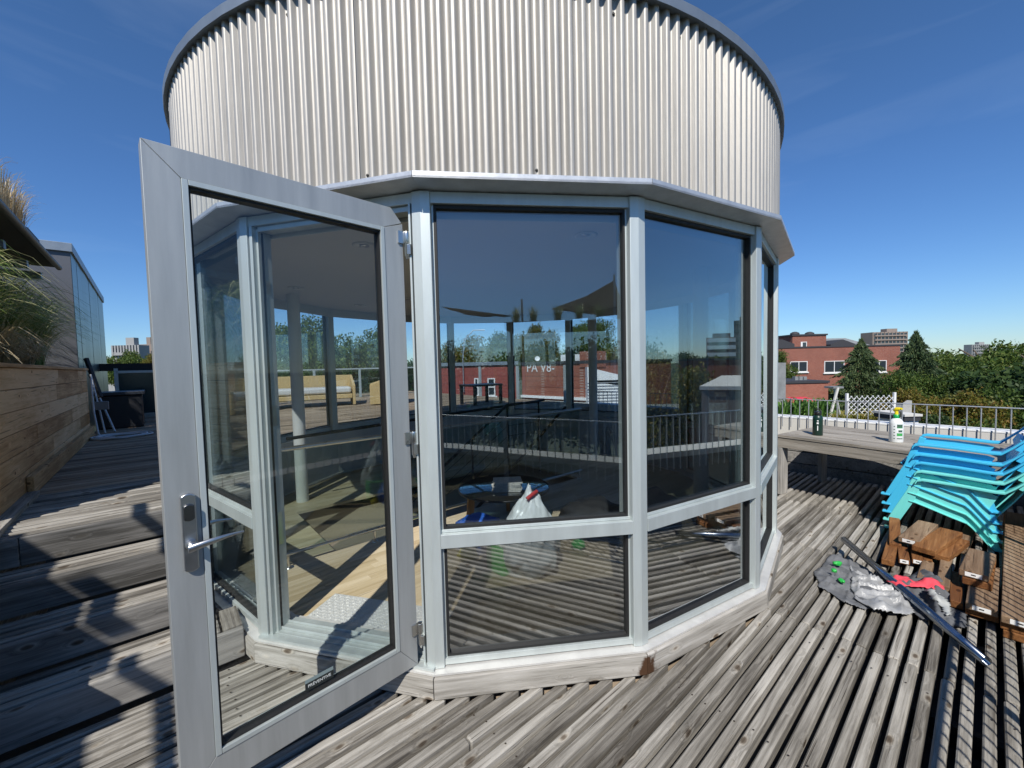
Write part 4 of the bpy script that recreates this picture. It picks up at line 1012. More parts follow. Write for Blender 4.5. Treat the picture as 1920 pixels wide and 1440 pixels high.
for v_ in (4.9, 6.1, 7.2): beam(-5, -1.25, v_, v_+.12, 2.50, 2.62, 'purlin')
MB().tube([uv(-.87, 4.72, 2.905), uv(-.87, 7.72, 2.905)], .03, 10).build('eave_pipe', Msheet, pg)
for u_, v_ in ((-2.6, 8.2), (-2.6, 4.0), (-2.6, .6), (-2.6, -1.6), (-4.9, 8.2), (-4.9, .6)):
    MB().box(uv(u_, v_, 1.3), U*.05, V*.05, Z*1.49).build('post', Mps, pg, .004)
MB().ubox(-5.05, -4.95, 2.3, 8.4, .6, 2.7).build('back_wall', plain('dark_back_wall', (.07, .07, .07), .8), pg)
grass('dry_grass_tuft', [uv(-1.1, 5.7, 2.95), uv(-1.05, 6.2, 2.95), uv(-1.05, 6.55, 2.95), uv(-1.1, 6.85, 2.95)], 220, .55, .2, Mgd,
      ['feathery dry grass on the pergola roof, nearest tuft', 'feathery dry grass on the pergola roof, second tuft', 'feathery dry grass on the pergola roof, third tuft', 'feathery dry grass on the pergola roof, farthest tuft'], 'grass', 'dry tufts on the pergola roof', droop=.25, thin=.005)
mb = MB(); mb.ubox(-1.35, -1.0, 7.0, 7.6, 2.96, 3.2); tag(mb.build('roof_trough', plain('dark_trough', (.08, .075, .07), .7), bevel=.01), 'dark planting trough on the pergola roof edge', 'trough')
# clad hut
ht = thing('metal_clad_hut', uv(-1.8, 10.5, .67), 'metal clad stair hut beyond the planter, striped reflective side', 'hut')
Mhut = plain('hut_side_metal', (.20, .23, .21), .34, .85, var=.12, vscale=2.5, stretch=(7, 7, .5)); Mhut2 = plain('hut_front_metal_shaded', (.13, .135, .15), .5, .3)  # dark front metal, darkened further for the pergola's shade on it
def zt(v_): return 3.33-.03*(v_-8.7)
mb = MB(); poly = [(8.75, .5), (13.3, .5), (13.3, zt(13.3)), (8.75, zt(8.75))]
nseg = 9
for i_ in range(nseg):
    a_ = 8.75+(13.3-8.75)*i_/nseg; b_ = 8.75+(13.3-8.75)*(i_+1)/nseg-.006; dd_ = .004*math.sin(i_*2.3)
    mb.add([uv(-.86+dd_, a_, .5), uv(-.86-dd_, b_, .5), uv(-.86-dd_, b_, zt(b_)), uv(-.86+dd_, a_, zt(a_)), uv(-.9, a_, .5), uv(-.9, b_, .5), uv(-.9, b_, zt(b_)), uv(-.9, a_, zt(a_))],
           [(0,1,2,3),(4,7,6,5),(0,4,5,1),(1,5,6,2),(2,6,7,3),(3,7,4,0)])
mb.build('side_panels', Mhut, ht)
mb = MB(); mb.ubox(-4, -.865, 8.74, 8.78, .5, 3.33); mb.ubox(-4, -.905, 8.78, 13.3, .5, 3.1); mb.build('front_wall', Mhut2, ht)
mb = MB(); mb.add([uv(u, v_, z_) for u, v_ in ((-.835, 8.70), (-.835, 13.34), (-4, 13.34), (-4, 8.70)) for z_ in (zt(v_)-.005, zt(v_)+.12)],
                  [(0,2,3,1),(2,4,5,3),(4,6,7,5),(6,0,1,7),(1,3,5,7),(0,6,4,2)]); mb.build('roof_fascia', M_cap, ht, .005)
# storage chest, screen, hose, broom
sc2 = thing('storage_chest', uv(-.47, 9.4, .67), 'black storage chest at the end of the walkway', 'chest')
Mch = plain('black_resin', (.015, .016, .02), .5)
mb = MB(); mb.ubox(-.76, -.20, 9.15, 9.75, .675, 1.20); mb.build('body', Mch, sc2, .01)
mb = MB(); mb.ubox(-.79, -.17, 9.12, 9.78, 1.205, 1.26); mb.build('lid', plain('dark_lid', (.03, .035, .045), .4), sc2, .01)
fn = thing('glass_screen', uv(-.4, 11.5, .67), 'dark glazed screen with aluminium posts closing the end of the walkway', 'screen')
for u_ in (-.62, .62, 1.9): MB().ubox(u_-.03, u_+.03, 11.47, 11.53, .67, 1.66).build('post', M_alu, fn, .003)
MB().ubox(-.62, 1.9, 11.47, 11.53, 1.56, 1.61).build('top_rail', M_alu, fn, .003)
MB().ubox(-.59, 1.87, 11.495, 11.505, .72, 1.56).build('glass_panel', plain('dark_teal_glass', (.012, .04, .045), .15), fn)
MB().ubox(-.86, 1.9, 11.56, 11.60, 1.61, 1.76).build('dark_band', M_black, fn)
hz = MB(); pts = []
for i_ in range(150):
    t_ = i_/149; a_ = t_*2*math.pi*4.3; r1 = .26+.05*math.sin(a_*.37); c_ = (-.40+.03*math.sin(a_*.21), 7.85+.05*math.sin(a_*.33))
    pts.append(uv(c_[0]+r1*.95*math.cos(a_+2.6), c_[1]+r1*.85*math.sin(a_+2.6), .682+.012*abs(math.sin(a_*1.7))+.008*t_))
pts = [uv(-.72, 8.42, 1.5), uv(-.70, 8.30, 1.0), uv(-.66, 8.15, .72)]+pts
hz.tube(pts, .011, 8); tag(hz.build('garden_hose', plain('grey_hose', (.55, .56, .58), .4)), 'grey garden hose coiled on the walkway beside the planter', 'hose')
br = thing('broom', uv(-.6, 8.7, .67), 'broom with black head leaning upside down on the metal hut', 'broom')
MB().tube([uv(-.52, 8.62, .68), uv(-.78, 8.95, 1.55)], .014, 8).build('handle', M_rail, br)
mb = MB(); mb.bar(uv(-.66, 8.80, 1.2), uv(-.80, 8.95, 1.80), .05, .05); mb.build('head', M_black, br, .01)
mb = MB(); mb.tube([uv(-.62, 8.55, .68), uv(-.75, 8.80, 1.55)], .011, 8); tag(mb.build('cleaning_pole', plain('white_pole', (.6, .62, .64), .4)), 'pale pole leaning at the end of the planter', 'pole')
mb = MB(); mb.ubox(-.74, -.56, 8.48, 8.56, 1.03, 1.15); tag(mb.build('hose_bracket', plain('grey_bracket', (.2, .2, .2), .6), bevel=.005), 'small grey hose bracket on the end of the planter', 'bracket')

# ------------------------------------------------------------------ rear terrace seen through the glass
Mwk = plain('wicker', (.50, .36, .17), .7, var=.25, vscale=60, bump=.4, bscale=120); Mcu = plain('silver_cushion', (.55, .55, .55), .35, bump=.2, bscale=12)
def wicker(name, c, W_, D_2, label, face):
    root = thing(name, c, label, 'sofa' if 'sofa' in name else 'armchair'); f = Vector(face).normalized(); s = Vector((-f.y, f.x, 0))
    def q(a, b, z): return c+s*a+f*b+Z*z
    def part(nm, pts_, th_, m_=Mwk, par=root):
        mb = MB(); mb.prism([q(*p) for p in pts_], Vector((0, 0, 0)), th_); return mb.build(nm, m_, par, .01)
    part('backrest', [(-W_/2, -D_2/2, .12), (W_/2, -D_2/2, .12), (W_/2, -D_2/2, .72), (-W_/2, -D_2/2, .72)], f*.06)
    for sg in (-1, 1):
        part('arm', [(sg*W_/2, -D_2/2+.06, .02), (sg*W_/2, D_2/2, .02), (sg*W_/2, D_2/2, .48), (sg*W_/2, -D_2/2+.06, .72)], s*-.06*sg)
    part('seat_base', [(-W_/2+.07, -D_2/2+.07, .18), (W_/2-.07, -D_2/2+.07, .18), (W_/2-.07, D_2/2-.01, .18), (-W_/2+.07, D_2/2-.01, .18)], Z*.1)
    mb = MB(); mb.box(q(0, .03, .37), s*(W_/2-.08), f*(D_2/2-.1), Z*.075); mb.build('cushion', Mcu, root, .05, seg=4)
    return root
p = uv(2.75, 10.5, .668); wicker('wicker_sofa', p, 1.9, .85, 'honey wicker sofa on the rear terrace seen through the open door', (-Vector((p.x, p.y, 0)).normalized()))
p = uv(4.3, 9.75, .668); wicker('wicker_armchair', p, .9, .8, 'honey wicker armchair right of the wicker sofa on the rear terrace', (-.75, -.25, 0))
p = uv(1.25, 10.2, .668); wicker('wicker_armchair', p, .85, .8, 'honey wicker armchair left of the wicker sofa on the rear terrace', (.8, -.3, 0))
rt = thing('terrace_railing', uv(3, 12.6, .67), 'grey glazed railing round the rear terrace', 'railing')
def rpost(u_, v_): MB().box(uv(u_, v_, 1.09), U*.03, V*.03, Z*.42).build('post', M_alu, rt, .003)
for u_ in (2.1, 3.4, 4.7, 6.0, 6.9): rpost(u_, 12.6)
for v_ in (6.2, 7.8, 9.4, 11.0): rpost(6.9, v_)
MB().bar(uv(2.0, 12.6, 1.53), uv(6.9, 12.6, 1.53), .05, .04).build('top_rail', M_alu, rt, .003)
for z_ in (1.0, 1.25, 1.50): MB().tube([uv(6.9, 12.6, z_), uv(6.9, 5.6, z_)], .003, 6).build('cable', M_dark, rt)
MB().ubox(2.0, 6.88, 12.59, 12.60, .75, 1.5).build('glass_panel', M_guard, rt)
mb = MB(); 
tb3 = thing('side_table', uv(5.6, 7.6, .67), 'dark square table on the rear terrace', 'table')
MB().box(uv(5.6, 7.6, 1.1), U*.4, V*.3, Z*.02).build('table_top', M_dark, tb3, .004)
for a_ in (-1, 1):
    for b_ in (-1, 1): MB().box(uv(5.6+a_*.36, 7.6+b_*.26, .875), U*.03, V*.03, Z*.205).build('leg', M_dark, tb3, .003)

# ------------------------------------------------------------------ town
M_br1 = brick('red_brick', (.27, .08, .05), (.34, .115, .07), (.40, .27, .22), 0, 4.2)
M_br2 = brick('maroon_brick', (.26, .055, .05), (.31, .075, .06), (.3, .12, .1), 0, 4.2)
M_br3 = brick('orange_brick', (.205, .055, .035), (.265, .082, .05), (.45, .34, .28), 0, 4.2)
M_win = plain('window_glass', (.03, .04, .05), .08, 0, .8)
M_fr = plain('window_white', (.75, .75, .73), .6)
M_slate = plain('slate_roof', (.22, .23, .23), .7, var=.25, vscale=3); M_tar = plain('dark_coping', (.04, .04, .045), .7)
def frame_axes(az): a_ = R(az); x = Vector((math.cos(a_), math.sin(a_), 0)); return x, Vector((-x.y, x.x, 0))   # x along facade (left to right), y into the building
def bldg(name, label, O, x, W_, D_2, z0_, z1_, m_, coping=True, cat='building'):
    y = Vector((-x.y, x.x, 0)); O = Vector((O[0], O[1], 0)); root = thing(name, O+x*W_/2+Z*z0_, label, cat)
    MB().box(O+x*W_/2+y*D_2/2+Z*(z0_+z1_)/2, x*W_/2, y*D_2/2, Z*(z1_-z0_)/2).build('wall', m_, root)
    if coping: MB().box(O+x*W_/2+y*D_2/2+Z*(z1_+.07), x*(W_/2+.06), y*(D_2/2+.06), Z*.07).build('coping', M_tar, root)
    return root, O, x, y
def window(root, O, x, y, s0_, s1_, za, zb, sash=True):
    fo = MB(); c = O+x*(s0_+s1_)/2-y*.02+Z*(za+zb)/2; hw, hh = (s1_-s0_)/2, (zb-za)/2; b_ = .06
    for dx, dz, ex, ez in ((-hw+b_/2, 0, b_/2, hh), (hw-b_/2, 0, b_/2, hh), (0, hh-b_/2, hw-b_, b_/2), (0, -hh+b_/2, hw-b_, b_/2)) + (((0, 0, .03, hh-b_),) if sash == 'v' else ((0, 0, hw-b_, .03),) if sash else ()):
        fo.box(c+x*dx+Z*dz, x*ex, y*.05, Z*ez)
    fo.box(c-Z*(hh+.06)-y*.03, x*(hw+.1), y*.08, Z*.055)
    w_ = fo.build('window', M_fr, root)
    MB().box(c+y*.0, x*(hw-b_), y*.015, Z*(hh-b_)).build('pane', M_win, w_)
# (1) big red brick block on the right
YB = 40.
a_ = on_y(1440, 654, YB); b_ = on_y(1688, 648, YB)
x = Vector((1, 0, 0)); ztopb = a_.z
root, O, x, y = bldg('brick_building', 'red brick building with white framed windows beyond the garden', (a_.x-3, YB), x, b_.x-a_.x+3, 14, -9, ztopb, M_br3)
for (p0, p1, t_, b2) in ((1481, 1513, 678, 697), (1545, 1582, 677, 698), (1634, 1661, 676, 697), (1447, 1470, 679, 698)):
    q0, q1 = on_y(p0, t_, YB), on_y(p1, b2, YB); window(root, O, x, y, q0.x-O.x, q1.x-O.x, q1.z, q0.z, 'v')
q0, q1 = on_y(1650, 720, YB), on_y(1656, 742, YB); window(root, O, x, y, q0.x-O.x, q1.x-O.x+.6, q1.z, q0.z, 'v')
q0, q1 = on_y(1486, 630, 44), on_y(1549, 652, 44)
MB().box(((q0.x+q1.x)/2, 46, (q0.z+q1.z)/2-.3), ((q1.x-q0.x)/2, 0, 0), (0, 2, 0), (0, 0, (q0.z-q1.z)/2+.3)).build('stair_tower', M_br3, root)
MB().box(((q0.x+q1.x)/2, 46, q0.z+.08), ((q1.x-q0.x)/2+.1, 0, 0), (0, 2.1, 0), (0, 0, .08)).build('tower_coping', M_tar, root)
q2, q3 = on_y(1501, 641, 44), on_y(1512, 652, 44)
w_ = MB().box(((q2.x+q3.x)/2, 43.97, (q2.z+q3.z)/2), ((q3.x-q2.x)/2, 0, 0), (0, .04, 0), (0, 0, (q2.z-q3.z)/2)).build('window', M_fr, root)
MB().box(((q2.x+q3.x)/2+.05, 43.95, (q2.z+q3.z)/2), ((q3.x-q2.x)/2*.6, 0, 0), (0, .04, 0), (0, 0, (q2.z-q3.z)/2*.8)).build('pane', M_win, w_)
for px in (1496, 1524):
    q = on_y(px, 629, 45); MB().lathe([(.28, -.3), (.28, 0), (.45, .1), (.42, .3), (.2, .42), (0, .45)], (q.x, 45.5, q.z), 14).build('roof_vent', M_tar, root)
# mansard roof behind
l0, l1, l2 = on_y(1549, 634, 47), on_y(1635, 640, 47), on_y(1664, 652, 44)
mb = MB(); b0 = on_y(1548, 652, 44).x; b1 = on_y(1668, 652, 44).x; zt_, zb_ = l0.z, on_y(1600, 653, 44).z-.3
mb.add([(b0, 44, zb_), (b1, 44, zb_), (b1-1.5, 48, zt_), (b0, 48, zt_), (b0, 56, zb_), (b1, 56, zb_), (b1-1.5, 52, zt_), (b0, 52, zt_)], [(0,1,2,3),(3,2,6,7),(5,4,7,6),(1,5,6,2),(4,0,3,7),(0,4,5,1)])
mb.build('mansard_roof', M_slate, root)
for px in (1575, 1462):
    q = on_y(px, 650, 44); mb = MB(); mb.prism([Vector((q.x-1.3, 43.6, q.z-.2)), Vector((q.x+1.3, 43.6, q.z-.2)), Vector((q.x+1.3, 43.6, q.z+.25)), Vector((q.x, 43.6, q.z+.75)), Vector((q.x-1.3, 43.6, q.z+.25))], (0, 0, 0), (0, 3, 0)); mb.build('dormer', M_tar, root)
b0 = on_y(1455, 652, 46).x; b1 = on_y(1486, 652, 46).x
MB().box(((b0+b1)/2, 48, zb_+.7), ((b1-b0)/2, 0, 0), (0, 2, 0), (0, 0, .7)).build('mansard_roof', M_slate, root)
# (2) low brick annex
q0, q1 = on_y(1462, 722, 26), on_y(1553, 716, 26)
root, O, x, y = bldg('brick_annex', 'low brick annex with a flat roof left of the garden trellis', (q0.x-2.5, 26), Vector((1, 0, 0)), q1.x-q0.x+2.5, 6, -9, q1.z-.05, M_br1)
for px in (1497, 1505, 1513):
    q = on_y(px, 716, 27); MB().box((q.x, 27.3, q.z+.12), (.11, 0, 0), (0, .15, 0), (0, 0, .22)).build('chimney_pot', M_slate, root)
mb = MB(); q = on_y(1466, 680, 20); q2 = on_y(1466, 760, 20)
tag(MB().box((q.x-.22, 20, (q.z+q2.z)/2), (.25, 0, 0), (0, .25, 0), (0, 0, (q.z-q2.z)/2)).build('chimney_stack', M_slate), 'dark grey chimney stack right against the edge of the glass room', 'chimney')
# (3) neighbour's roof garden
zg = -.85
GP = [Vector((7, 11.2, 0)), Vector((10.2, 11.2, 0)), Vector((13.9, 15.2, 0)), Vector((13.9, 20.4, 0)), Vector((7, 20.4, 0))]
gd_ = MB(); gd_.prism(GP, Z*(zg-.4), Z*zg)
gr_ = gd_.build('neighbour_roof', M_roof); tag(gr_, 'flat neighbouring roof that carries the garden and trellis', 'building')
MB().prism([Vector((10.4, 15.8, 0))+(p-Vector((10.4, 15.8, 0)))*.97 for p in GP], Z*-9, Z*(zg-.4)).build('wall', M_br1, gr_)
tl = thing('trellis', on_y(1632, 790, 14.5), 'white diamond lattice trellis on the neighbouring roof garden', 'trellis')
q0, q1 = on_y(1588, 743, 14.5), on_y(1676, 795, 14.5); mb = MB(); W_, H_ = q1.x-q0.x, q0.z-q1.z
n_ = 14
for sgn in (1, -1):
    k_ = -H_
    while k_ < W_:
        xa, xb = max(0, k_), min(W_, k_+H_)
        if xb-xa > .05:
            za, zb = (xa-k_), (xb-k_)
            if sgn < 0: za, zb = H_-za, H_-zb
            mb.bar((q0.x+xa, 14.5+.015*sgn, q1.z+za), (q0.x+xb, 14.5+.015*sgn, q1.z+zb), .012, .026, up=(0, 1, 0))
        k_ += .19
mb.build('lattice', M_white, tl)
for xx_ in (q0.x, q1.x): MB().box((xx_, 14.5, q1.z+H_/2-.2), (.035, 0, 0), (0, .035, 0), (0, 0, H_/2+.3)).build('post', M_white, tl)
ld = thing('step_ladder', on_y(1568, 790, 13.5), 'pale grey step ladder left of the lattice trellis', 'ladder')
q = on_y(1557, 727, 13.5); q2 = on_y(1580, 790, 13.5)
MB().bar((q.x+.25, 13.5, q.z), (q.x-.05, 13.5, q2.z), .05, .06).bar((q.x+.35, 13.8, q.z), (q.x+.75, 14.0, q2.z), .05, .06).build('rails', M_parap, ld)
MB().box((q.x+.27, 13.7, q.z), (.17, 0, 0), (0, .2, 0), (0, 0, .03)).build('platform', M_slate, ld)
q = on_y(1503, 748, 15.5); mb = MB(); mb.add([(q.x-.42, 15.2, q.z-.05), (q.x+.42, 15.2, q.z-.08), (q.x+.35, 15.8, q.z+.05), (q.x-.35, 15.8, q.z+.05), (q.x-.42, 15.2, q.z-.10), (q.x+.42, 15.2, q.z-.13)], [(0,1,2,3),(4,5,1,0)])
tag(mb.build('awning', plain('red_canvas', (.65, .03, .06), .7)), 'small bright red canvas awning in the roof garden', 'awning')
q = on_y(1490, 758, 15); tag(MB().box((q.x, 15, q.z), (.13, 0, 0), (0, .1, 0), (0, 0, .10)).build('red_crate', plain('red_plastic_crate', (.6, .06, .03), .5), bevel=.02), 'red crate under the awning in the roof garden', 'crate')
q0, q1 = on_y(1645, 795, 12), on_y(1710, 751, 12)
mb = MB(); mb.prism([Vector((q0.x, 12, q0.z-3)), Vector((q1.x, 12, q0.z-3)), Vector((q1.x, 12, q1.z)), Vector((q0.x, 12, q0.z))], (0, 0, 0), (0, .15, 0))
tag(mb.build('stair_wall', M_conc), 'grey rendered wall with a sloping top right of the trellis', 'wall')
q = on_y(1712, 779, 11); root = MB().box((q.x+.02, 11.5, q.z), (.24, 0, 0), (0, .5, 0), (0, 0, .03)).build('flat_porch_roof', M_parap); tag(root, 'small pale flat porch roof with dark edge below the railing', 'porch')
MB().box((q.x+.02, 11.5, q.z-.09), (.22, 0, 0), (0, .47, 0), (0, 0, .06)).build('dark_fascia', M_tar, root)
MB().box((q.x+.05, 11.5, q.z-3.15), (.18, 0, 0), (0, .42, 0), (0, 0, 3.0)).build('white_wall', M_white, root)
# (4) high rises
def tower(label, px0, px1, py0, Y, m_, name='apartment_tower', floors=14):
    a_, b_ = on_y(px0, py0, Y), on_y(px1, py0, Y); W_ = abs(b_.x-a_.x); h = a_.z+9
    root = thing(name, ((a_.x+b_.x)/2, Y, -9), label, 'tower')
    cx = (a_.x+b_.x)/2; fh = (h*.9)/floors
    MB().box((cx, Y+W_*.2, -9+h/2), (W_/2, 0, 0), (0, W_*.2, 0), (0, 0, h/2)).build('wall', m_, root)
    bm_ = MB(); wm = MB(); nb_ = 9
    for f_ in range(int((a_.z-EYE+4)/3)+2):
        z_ = a_.z-1.6-f_*3.
        wm.box((cx, Y-.05, z_), (W_/2*.96, 0, 0), (0, .1, 0), (0, 0, .75)); bm_.box((cx, Y-.5, z_-1.1), (W_/2*.9, 0, 0), (0, .5, 0), (0, 0, .45))
    wo_ = wm.build('window_band', M_win, root); bm_.build('balcony_band', m_, root)
    mm_ = MB()
    for k_ in range(nb_+1): mm_.box((cx-W_/2*.96+W_*.96*k_/nb_, Y-.2, (a_.z+EYE-4)/2), (.25, 0, 0), (0, .25, 0), (0, 0, (a_.z-EYE+4)/2))
    mm_.build('pilaster', m_, root)
    MB().box((cx+W_*.1, Y+W_*.15, a_.z+1.2), (W_*.15, 0, 0), (0, W_*.1, 0), (0, 0, 1.2)).build('plant_room', m_, root)
    return root
Mtw = plain('tower_brown', (.26, .21, .18), .9, var=.1, vscale=.1); Mtw2 = plain('tower_grey', (.30, .30, .30), .9, var=.1, vscale=.1)
tower('wide brown apartment tower on the skyline above the brick building', 1636, 1702, 623, 300, Mtw)
tower('distant grey slab block between the treetops on the right', 1822, 1856, 646, 420, Mtw2)
tower('distant white apartment block behind the trees left of the door', 211, 262, 648, 130, Mtw2)
tower('distant brown apartment block at the left behind the round tree', 262, 288, 646, 140, Mtw)
q0 = on_y(197, 672, 110); tag(MB().box((q0.x+2, 110, q0.z-5), (6, 0, 0), (0, 5, 0), (0, 0, 5)).build('grey_house', Mtw2), 'low grey house below the distant apartment blocks on the left', 'house')

# rear brick building seen through the room
YR = 21.
q0, q1 = on_y(835, 678, YR), on_y(1000, 684, YR)
root, O, x, y = bldg('painted_brick_house', 'maroon painted brick house with white windows behind the terrace', (q0.x-4, YR+1.0), Vector((1, 0, 0)), q1.x-q0.x+3.2, 9, -9, q1.z+.02, M_br2, False)
MB().box((O.x+(q1.x-q0.x+3.2)/2, YR+1+4.5, q1.z+.12), ((q1.x-q0.x+3.2)/2+.05, 0, 0), (0, 4.6, 0), (0, 0, .09)).build('coping', M_cap, root)
for p0, p1 in ((889, 898), (914, 929)):
    a_, b_ = on_y(p0, 709, YR+1), on_y(p1, 742, YR+1); window(root, O, x, y, a_.x-O.x, b_.x-O.x, b_.z, a_.z, True)
MB().tube([(on_y(868, 679, YR+.9).x, YR+.9, on_y(868, 735, YR+.9).z), (on_y(868, 679, YR+.9).x, YR+.9, 1.9), (on_y(868, 679, YR+.9).x+.1, YR+.9, 2.9), (on_y(868, 679, YR+.9).x+.6, YR+.9, 3.4), (on_y(868, 679, YR+.9).x+1.2, YR+.9, 3.4)], .03, 8).build('lamp_conduit', M_rail, root)
qa, qb = on_y(978, 684, YR), on_y(1115, 684, YR-3)
xd = Vector((qb.x-qa.x, -3, 0)); W_ = xd.length; xd.normalize()
root, O, x, y = bldg('graffiti_brick_house', 'orange red brick house with white painted graffiti letters behind the terrace', (qa.x, YR), xd, W_, 8, -9, on_y(1040, 683, YR-1.5).z, M_br1)
text_mesh('graffiti', 'PA V8-', .62, M_white, O+x*.35-y*.02+Z*(on_y(1000, 690, YR).z), x, Z, root, .01, align='LEFT')
MB().box(O+x*(W_-.35)+y*.4+Z*(1.7), x*.4, y*.45, Z*.35).build('chimney', M_br1, root)
MB().box(O+x*W_/2-y*.06+Z*(on_y(1060, 745, YR-1.5).z), x*W_/2, y*.07, Z*.06).build('base_flashing', M_white, root)
MB().box(O+x*W_/2-y*.5+Z*(on_y(1060, 747, YR-1.5).z-4), x*W_/2, y*.45, Z*3.9).build('lower_wall', M_conc, root)
for xx_ in (1.3, 2.2, 3.4): MB().box(O+x*xx_+y*2+Z*(on_y(1040, 683, YR).z+.3), x*.18, y*.2, Z*.18).build('roof_vent', M_white, root)
MB().lathe([(0, 0), (.12, .03), (.14, .06)], O+x*.2+y*1+Z*1.8, 16, axis=(0, -1, .5)).build('satellite_dish', M_white, root)
qa, qb = on_y(1116, 692, YR-3), on_y(1148, 700, YR-3.5)
root, O, x, y = bldg('white_sided_gable', 'white clapboard gable beside the graffiti brick house', (qb.x-1.0, YR-3.2), Vector((1, 0, 0)), 2.2, 6, -9, qb.z-.3, M_white, False)
mb = MB(); mb.prism([O+Z*(qb.z-.3), O+x*2.2+Z*(qb.z-.7), O+x*2.2+Z*(qb.z-.3), O+Z*(qa.z+.1)], (0, 0, 0), y*6); mb.build('gable', M_white, root)
mb = MB()
for k_ in range(14): mb.box(O+x*1.1-y*.02+Z*(qb.z-.4-k_*.13), x*1.1, y*.02, Z*.012)
mb.build('painted_clapboard_shade', plain('painted_gap_shade', (.4, .4, .42), .8), root)  # grey strips painted in as the shade under each clapboard
pr = MB(); pr.box((1., 14.8, -4.4), (7.5, 0, 0), (0, .4, 0), (0, 0, 4.35)); tag(pr.build('grey_yard_wall', M_conc), 'long grey concrete wall in front of the brick houses behind the terrace', 'wall')

# what the panes mirror: to the right and behind the photographer
M2 = Vector((-1.405, 2.433, 0)); M1 = Vector((-.5, 3.795, 0))
def pol(Mp, az, d): return Mp+Vector((math.sin(R(az)), math.cos(R(az)), 0))*d
def face_bldg(name, label, Mp, az0, az1, d, depth, z1_, m_, coping=None):
    a_, b_ = pol(Mp, az0, d), pol(Mp, az1, d); x = (b_-a_); W_ = x.length; x.normalize(); y = Vector((-x.y, x.x, 0))
    if y.dot(pol(Vector((0,0,0)), (az0+az1)/2, 1)) < 0: y = -y
    root = thing(name, (a_+b_)/2-Z*9, label, 'building')
    MB().box((a_+b_)/2+y*depth/2+Z*(z1_-9)/2, x*W_/2, y*depth/2, Z*(z1_+9)/2).build('wall', m_, root)
    if coping: MB().box((a_+b_)/2+y*depth/2+Z*(z1_+.06), x*(W_/2+.05), y*(depth/2+.05), Z*.06).build('coping', coping, root)
    return root, a_, x, y, W_
face_bldg('brown_flat_block', 'plain brown flat roofed block mirrored in the right hand pane', M2, 86.0, 95.6, 15, 10, .55, plain('brown_render', (.24, .2, .17), .9, var=.15), M_parap)
root, a_, x, y, W_ = face_bldg('dark_brick_row', 'dark brick row with flat roof beyond the brown block', M2, 84, 99, 30, 8, 1.5, M_br1, M_tar)
for c0 in (.42, .60):
    mb = MB(); cc = a_+x*W_*c0-y*.03; mb.tube([cc+x*1.1*math.cos(q)+Z*(-.9+1.1*math.sin(q)) for q in [math.pi*k/12 for k in range(13)]], .16, 8); mb.build('painted_arch', plain('teal_paint', (.08, .3, .28), .8), root)
def tower_at(Mp, az, d, wid, ztop_, m_, label, band=True):
    c = pol(Mp, az, d); y = pol(Vector((0, 0, 0)), az, 1); x = Vector((-y.y, y.x, 0)); root = thing('office_tower', c-Z*9, label, 'tower')
    MB().box(c+y*wid/2+Z*(ztop_-9)/2, x*wid/2, y*wid/2, Z*(ztop_+9)/2).build('wall', m_, root)
    wm = MB(); z_ = ztop_-1.
    while z_ > -5: wm.box(c-y*.05+Z*z_, x*wid*.48, y*.2, Z*(.7)); z_ -= 3.2 if not band else 2.6
    wm.build('window_band', M_win if not band else M_white, root)
    MB().box(c+y*wid/2+Z*(ztop_+.8), x*wid*.3, y*wid*.3, Z*.8).build('plant_room', m_, root)
tower_at(M2, 94.0, 170, 9.5, 9.5, Mtw, 'brown office tower with white bands mirrored in the right pane', True)
tower_at(M2, 91.0, 190, 11, 17, plain('tower_dark', (.12, .12, .13), .7), 'dark office tower with stacked floors mirrored in the right pane', False)
# shade sails and roof planting behind the photographer
Msail = plain('tan_sail', (.30, .24, .18), .9)
def sail(label, pts_):
    mb = MB(); n_ = 8; A, B, C3 = [Vector(p) for p in pts_]; cen = (A+B+C3)/3; vs = []; fs = []; ix = {}
    for i in range(n_+1):
        for j in range(n_+1-i):
            a_, b_ = i/n_, j/n_; c_ = 1-a_-b_; p = A*a_+B*b_+C3*c_; e = min(a_, b_, c_); p = p.lerp(cen, .25*(e == 0)*max(0, 1-max(a_, b_, c_))); p.z -= .5*e
            ix[(i, j)] = len(vs); vs.append(p)
    for i in range(n_):
        for j in range(n_-i):
            fs.append((ix[(i, j)], ix[(i+1, j)], ix[(i, j+1)]))
            if j < n_-i-1: fs.append((ix[(i+1, j)], ix[(i+1, j+1)], ix[(i, j+1)]))
    mb.add(vs, fs, 0, True); o = mb.build('shade_sail', Msail); o.modifiers.new('t', 'SOLIDIFY').thickness = .004; tag(o, label, 'shade sail', 'shade sails behind the photographer')
p1 = pol(M1, 151.5, 11.5); p2 = pol(M1, 160, 11); p3 = pol(M1, 149, 14.5)
sail('tan triangular shade sail on a tall mast, mirrored at the right of the middle pane', [(p1.x, p1.y, 3.75), (p2.x, p2.y, 3.0), (p3.x, p3.y, 2.9)])
p4 = pol(M1, 176, 10); p5 = pol(M1, 164, 10.5); p6 = pol(M1, 172, 13)
sail('flat tan shade sail mirrored at the left of the middle pane', [(p4.x, p4.y, 3.0), (p5.x, p5.y, 2.75), (p6.x, p6.y, 3.3)])
for i_, (pp, zz_) in enumerate(((p1, 3.9), (p5, 3.2))):
    tag(MB().tube([(pp.x, pp.y, -3.25), (pp.x, pp.y, zz_)], .03, 10).build('sail_mast', M_rail), ['tall steel mast holding the pointed shade sail', 'short steel mast holding the flat shade sail'][i_], 'mast')
rn = thing('roof_canopy', pol(M1, 162, 10), 'dark flat canopy planted with grass behind the photographer', 'canopy')
a_, b_ = pol(M1, 152, 10.2), pol(M1, 166, 10.2)
